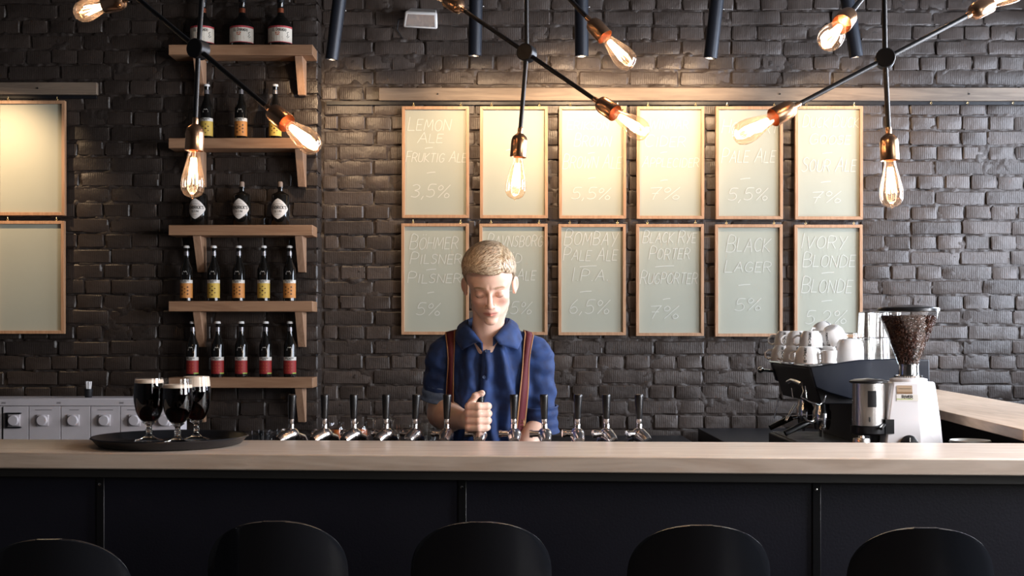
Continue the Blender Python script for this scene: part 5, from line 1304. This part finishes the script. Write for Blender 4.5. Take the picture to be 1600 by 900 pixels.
def sleeve_r(P):
    a = SR; b = np.array(W(845, 672, 4.270)); d = chain(P, [a, a*.5+b*.5, b], [.056, .0545, .0535], .02)
    ax = (b-a)/np.linalg.norm(b-a); return smax(d, (P-b)@ax-.002, .003)
def fold(P):
    # long drag folds of the cloth
    f = 0
    Xp = P[:, 0]-XC; Zp = P[:, 2]-1.25
    f = f+.0135*np.sin(Xp*95+7*noise3(P, 3, 9)+Zp*16)*np.exp(-((Xp-.05)/.05)**2)
    f = f+.0120*np.sin(Xp*80+6*noise3(P, 4, 8)-Zp*20)*np.exp(-((Xp+.045)/.05)**2)
    f = f+.022*noise3(P*f3(1, 1, .5), 11, 24)*.7+.008*noise3(P*f3(1, 1, .6), 12, 55)
    return f
def armfold(P):
    return .0045*np.sin(P[:, 2]*105+10*noise3(P, 14, 12)+P[:, 0]*45)*(.5+noise3(P, 15, 14))+.007*noise3(P, 16, 38)
def shirt_o(P):
    return smin(smin(cloth(P), sleeve_l(P), .020), sleeve_r(P), .020)
def shirt(P):
    d = shirt_o(P)
    # neck opening with a narrow V in front
    nx = P[:, 0]-NB[0]; ny = P[:, 1]-(NB[1]-.005)
    hole = np.maximum(np.sqrt((P[:, 0]-NB[0])**2+(P[:, 1]-NB[1]+.004)**2)-.060, NB[2]+.035-P[:, 2])
    v = np.maximum(np.abs(P[:, 0]-W(757, 0, 4.1).x)-.70*(P[:, 2]-W(0, 541, 4.09).z), P[:, 1]-(NB[1]-.02))
    d = smax(d, -hole, .004); d = smax(d, -v, .004)
    inner = d+.004
    # hollow sleeve ends
    for a, b in ((SL, np.array(W(687, 622, 4.283))), (SR, np.array(W(845, 672, 4.270)))):
        ax = (b-a)/np.linalg.norm(b-a); bore = cap_(P, b-ax*.03, b+ax*.05, .0485); d = smax(d, -bore, .002)
    return d
sc0, sq0 = nets(shirt, (XC-.27, 4.08, .93), (XC+.27, 4.44, 1.48), .0036)
n_ = grad(shirt_o, sc0, .002); wa = np.clip((np.abs(sc0[:, 0]-XC)-.125)/.03, 0, 1); wa = wa*wa*(3-2*wa)
sc0 = sc0-n_*(fold(sc0)*(1-wa)+armfold(sc0)*wa)[:, None]
M_DENIM = mat('denim', (.010, .042, .165), .75, bump=.0005, bscale=900, var=.55, vscale=30, sheen=.08, col2=(.006, .021, .085))
M_DENIM2 = mat('denim_inside', (.15, .23, .40), .8, bump=.0005, bscale=900, var=.35, vscale=60)
shirt_ = nobj('denim_shirt', sc0, sq0, [M_DENIM], man)
# rolled cuffs
def cuff(b, a, w0, w1, R0, r_out, m):
    ax = (b-a)/np.linalg.norm(b-a)
    def fn(P):
        t = (P-b)@ax; rad = np.linalg.norm((P-b)-t[:, None]*ax, axis=1)+.0025*noise3(P, 31, 40)
        d = np.maximum(np.abs(rad-(R0+.12*(-t-w1)))-r_out, np.maximum(t-w1, -w0-t)); d2 = np.abs(rad-R0-.0015)-r_out*.7
        return smax(np.abs(rad-R0-.04*np.sin(t*40)*.1)-r_out-.0018*np.sin(t*190), np.maximum(t-w1, -w0-t)-.001, .004)
    return nets(fn, b-.12, b+.12, .0027)
bl = np.array(W(687, 622, 4.283)); br_ = np.array(W(845, 672, 4.270))
c1 = cuff(bl, SL, .052, .004, .0620, .0038, 0); nobj('cuff', c1[0], c1[1], [M_DENIM2], man)
c2 = cuff(br_, SR, .085, .010, .0605, .0036, 0); nobj('cuff', c2[0], c2[1], [M_DENIM], man)['label'] = 'dark rolled cuff'
# sleeve tab and its button
def march(o, d, fn, n=70):
    o = np.atleast_2d(np.array(o, float)); d = np.atleast_2d(np.array(d, float)); d = d/np.linalg.norm(d, axis=1, keepdims=True); t = np.zeros(len(o))
    for _ in range(n): t = t+np.clip(fn(o+d*t[:, None]), -.02, .05)*.7
    return o+d*t[:, None]
def seen(px, py, fn=shirt_o, lift=0):      # where the cloth lies under a point of the picture
    c = np.array([[0, 0, CAMZ]])
    for _ in range(40):
        p = np.array([W(px, py, 3.9)]); h_ = march(p, p-c, fn)
        if h_[0][1] < 4.33 and abs(fn(h_)[0]) < .004: break
        px += .04*(764-px); py += .8
    n_ = grad(fn, h_, .002); return Vector(h_[0]+n_[0]*lift)
M_WINE = mat('wine_webbing', (.10, .012, .018), .7, bump=.0004, bscale=700); M_TAN = mat('tan_edging', (.34, .17, .07), .7)
def strap(L, R_, back, name):
    """ribbon between two edge lines given in the picture, carried on over the shoulder"""
    A = [seen(*p, lift=.012) for p in L]; B = [seen(*p, lift=.012) for p in R_]
    down = lambda x, y: Vector(march((x, y, 1.55), (0, 0, -1), shirt_o)[0])+Vector((0, 0, .005))
    for _ in range(5):
        A = [A[0]]+[(A[i-1]+A[i]+A[i+1])/3 for i in range(1, len(A)-1)]+[A[-1]]; B = [B[0]]+[(B[i-1]+B[i]+B[i+1])/3 for i in range(1, len(B)-1)]+[B[-1]]
    a0, b0 = A[0], B[0]
    for k in range(1, 6):
        y = a0.y+(.055+.010)*k/5*2.0; A.insert(0, down(a0.x+back*k*.2*.02, y)); B.insert(0, down(b0.x+back*k*.2*.02, y))
    n = len(A)
    s = MB()
    for (u0, u1, m) in ((0, .12, 1), (.12, .88, 0), (.88, 1, 1)):
        s.cur = m; s.grid(lambda u, v: A[round(v*(n-1))].lerp(B[round(v*(n-1))], u0+(u1-u0)*u)+Vector((0, -.0006*m, 0)), 1, n-1)
    o = s.build(name, [M_WINE, M_TAN], man, solid=.0022, angle=85); return o
def lin(p, q_, n): return [(p[0]+(q_[0]-p[0])*i/n, p[1]+(q_[1]-p[1])*i/n) for i in range(n+1)]
sL = strap(lin((697.5, 524), (700, 560), 5)+lin((700, 566), (699, 690), 14), lin((712, 522), (712.5, 560), 5)+lin((712.5, 566), (712, 690), 14), .5, 'braces_strap')
sR = strap(lin((819, 525), (814, 560), 5)+lin((813.5, 566), (801, 690), 14), lin((832.5, 529), (828, 560), 5)+lin((827, 566), (813.5, 690), 14), -.5, 'braces_strap')
s = MB(); c = seen(808, 660, lift=.010); w, h_ = .0165, .0115
for (a, b_) in (((-w, -h_), (w, -h_)), ((w, -h_), (w, h_)), ((w, h_), (-w, h_)), ((-w, h_), (-w, -h_)), ((-w, 0), (w, 0))):
    s.tube([c+Vector((a[0], 0, a[1])), c+Vector((b_[0], 0, b_[1]))], .0013, 6)
s.build('buckle', M_BRASS, sR)
# placket, buttons, pocket seams
def ribbon(name, L, R_, m, lift=.003, solid=.0016, parent=man):
    A = [seen(*p, lift=lift) for p in L]; B = [seen(*p, lift=lift) for p in R_]; s = MB()
    n = len(A); s.grid(lambda u, v: A[round(v*(n-1))].lerp(B[round(v*(n-1))], u), 1, n-1)
    return s.build(name, m, parent, solid=solid)
ribbon('placket', lin((754, 543), (746.5, 690), 16), lin((766.5, 541), (759, 690), 16), M_DENIM)
for px, py in ((758.5, 549), (755, 589), (752.5, 628), (751, 662)):
    s = MB(); c = seen(px+1.5, py, lift=.005); s.lathe([(.0052, 0), (.0058, .001), (.0052, .0022), (.0030, .0015), (.001, .0015)], c, (0, -1, .1), 16); s.build('button', mat('blue_button', (.05, .08, .16), .35), man)
# collar: two leaves that fold over from the neck band
def leaf(side_pts, name):
    fold_, out_ = side_pts; n = len(fold_); s = MB(); nv = 5
    F_ = [Vector(W(*p)) for p in fold_]; O_ = [Vector(W(*p)) for p in out_]
    def fn(u, v):
        q_ = u*(n-1); i = min(int(q_), n-2); t = q_-i
        a = F_[i].lerp(F_[i+1], t); b = O_[i].lerp(O_[i+1], t); p = a.lerp(b, v); m_ = (a-Vector((NB[0], NB[1], a.z))).normalized()
        return p+m_*.012*math.sin(PI*min(1, v*1.15))*.8
    s.grid(fn, (n-1)*4, nv)
    # stand inside the fold
    s.grid(lambda u, v: (lambda a: a+Vector((0, 0, -.030*v))+(Vector((NB[0], NB[1], a.z))-a).normalized()*.004)(F_[min(int(u*(n-1)), n-2)].lerp(F_[min(int(u*(n-1)), n-2)+1], u*(n-1)-min(int(u*(n-1)), n-2))), (n-1)*4, 2)
    return s.build(name, M_DENIM, man, solid=.003, angle=70)
leaf(([(762, 497, 4.262), (782, 495, 4.245), (796, 498, 4.195), (793, 505, 4.150), (785, 513, 4.120), (771, 527, 4.098)],
      [(762, 516, 4.290), (792, 516, 4.285), (812, 516, 4.215), (816, 530, 4.168), (809, 546, 4.135), (780, 538, 4.098)]), 'collar_leaf')
leaf(([(762, 497, 4.262), (742, 495, 4.245), (729, 500, 4.195), (730, 507, 4.150), (738, 517, 4.120), (754, 536, 4.098)],
      [(762, 516, 4.290), (731, 516, 4.285), (712, 518, 4.215), (711, 530, 4.172), (722, 547, 4.138), (745, 534, 4.110)]), 'collar_leaf')
# ---- trousers and shoes
def trousers(P):
    d = ell(P, (XC, 4.32, .93), (.165, .120, .12))
    for s_ in (-1, 1): d = smin(d, chain(P, [(XC+s_*.085, 4.33, .88), (XC+s_*.105, 4.31, .49), (XC+s_*.115, 4.36, .10)], [.090, .066, .055], .03), .03)
    return np.maximum(d+.006*noise3(P, 40, 20), .10-P[:, 2])
t_ = nets(trousers, (XC-.27, 4.12, .08), (XC+.27, 4.50, 1.08), .010)
nobj('trousers', t_[0], t_[1], [mat('dark_trousers', (.015, .016, .022), .8)], man)
for s_ in (-1, 1):
    c_ = nets(lambda P: np.maximum(smin(cap_(P, (XC+s_*.115, 4.37, .050), (XC+s_*.13, 4.20, .040), .047, .040), cap_(P, (XC+s_*.115, 4.365, .05), (XC+s_*.115, 4.365, .10), .044), .02), .003-P[:, 2]), (XC+s_*.12-.08, 4.13, -.01), (XC+s_*.12+.08, 4.46, .15), .007)
    nobj('shoe', c_[0], c_[1], [M_BLACK], man)
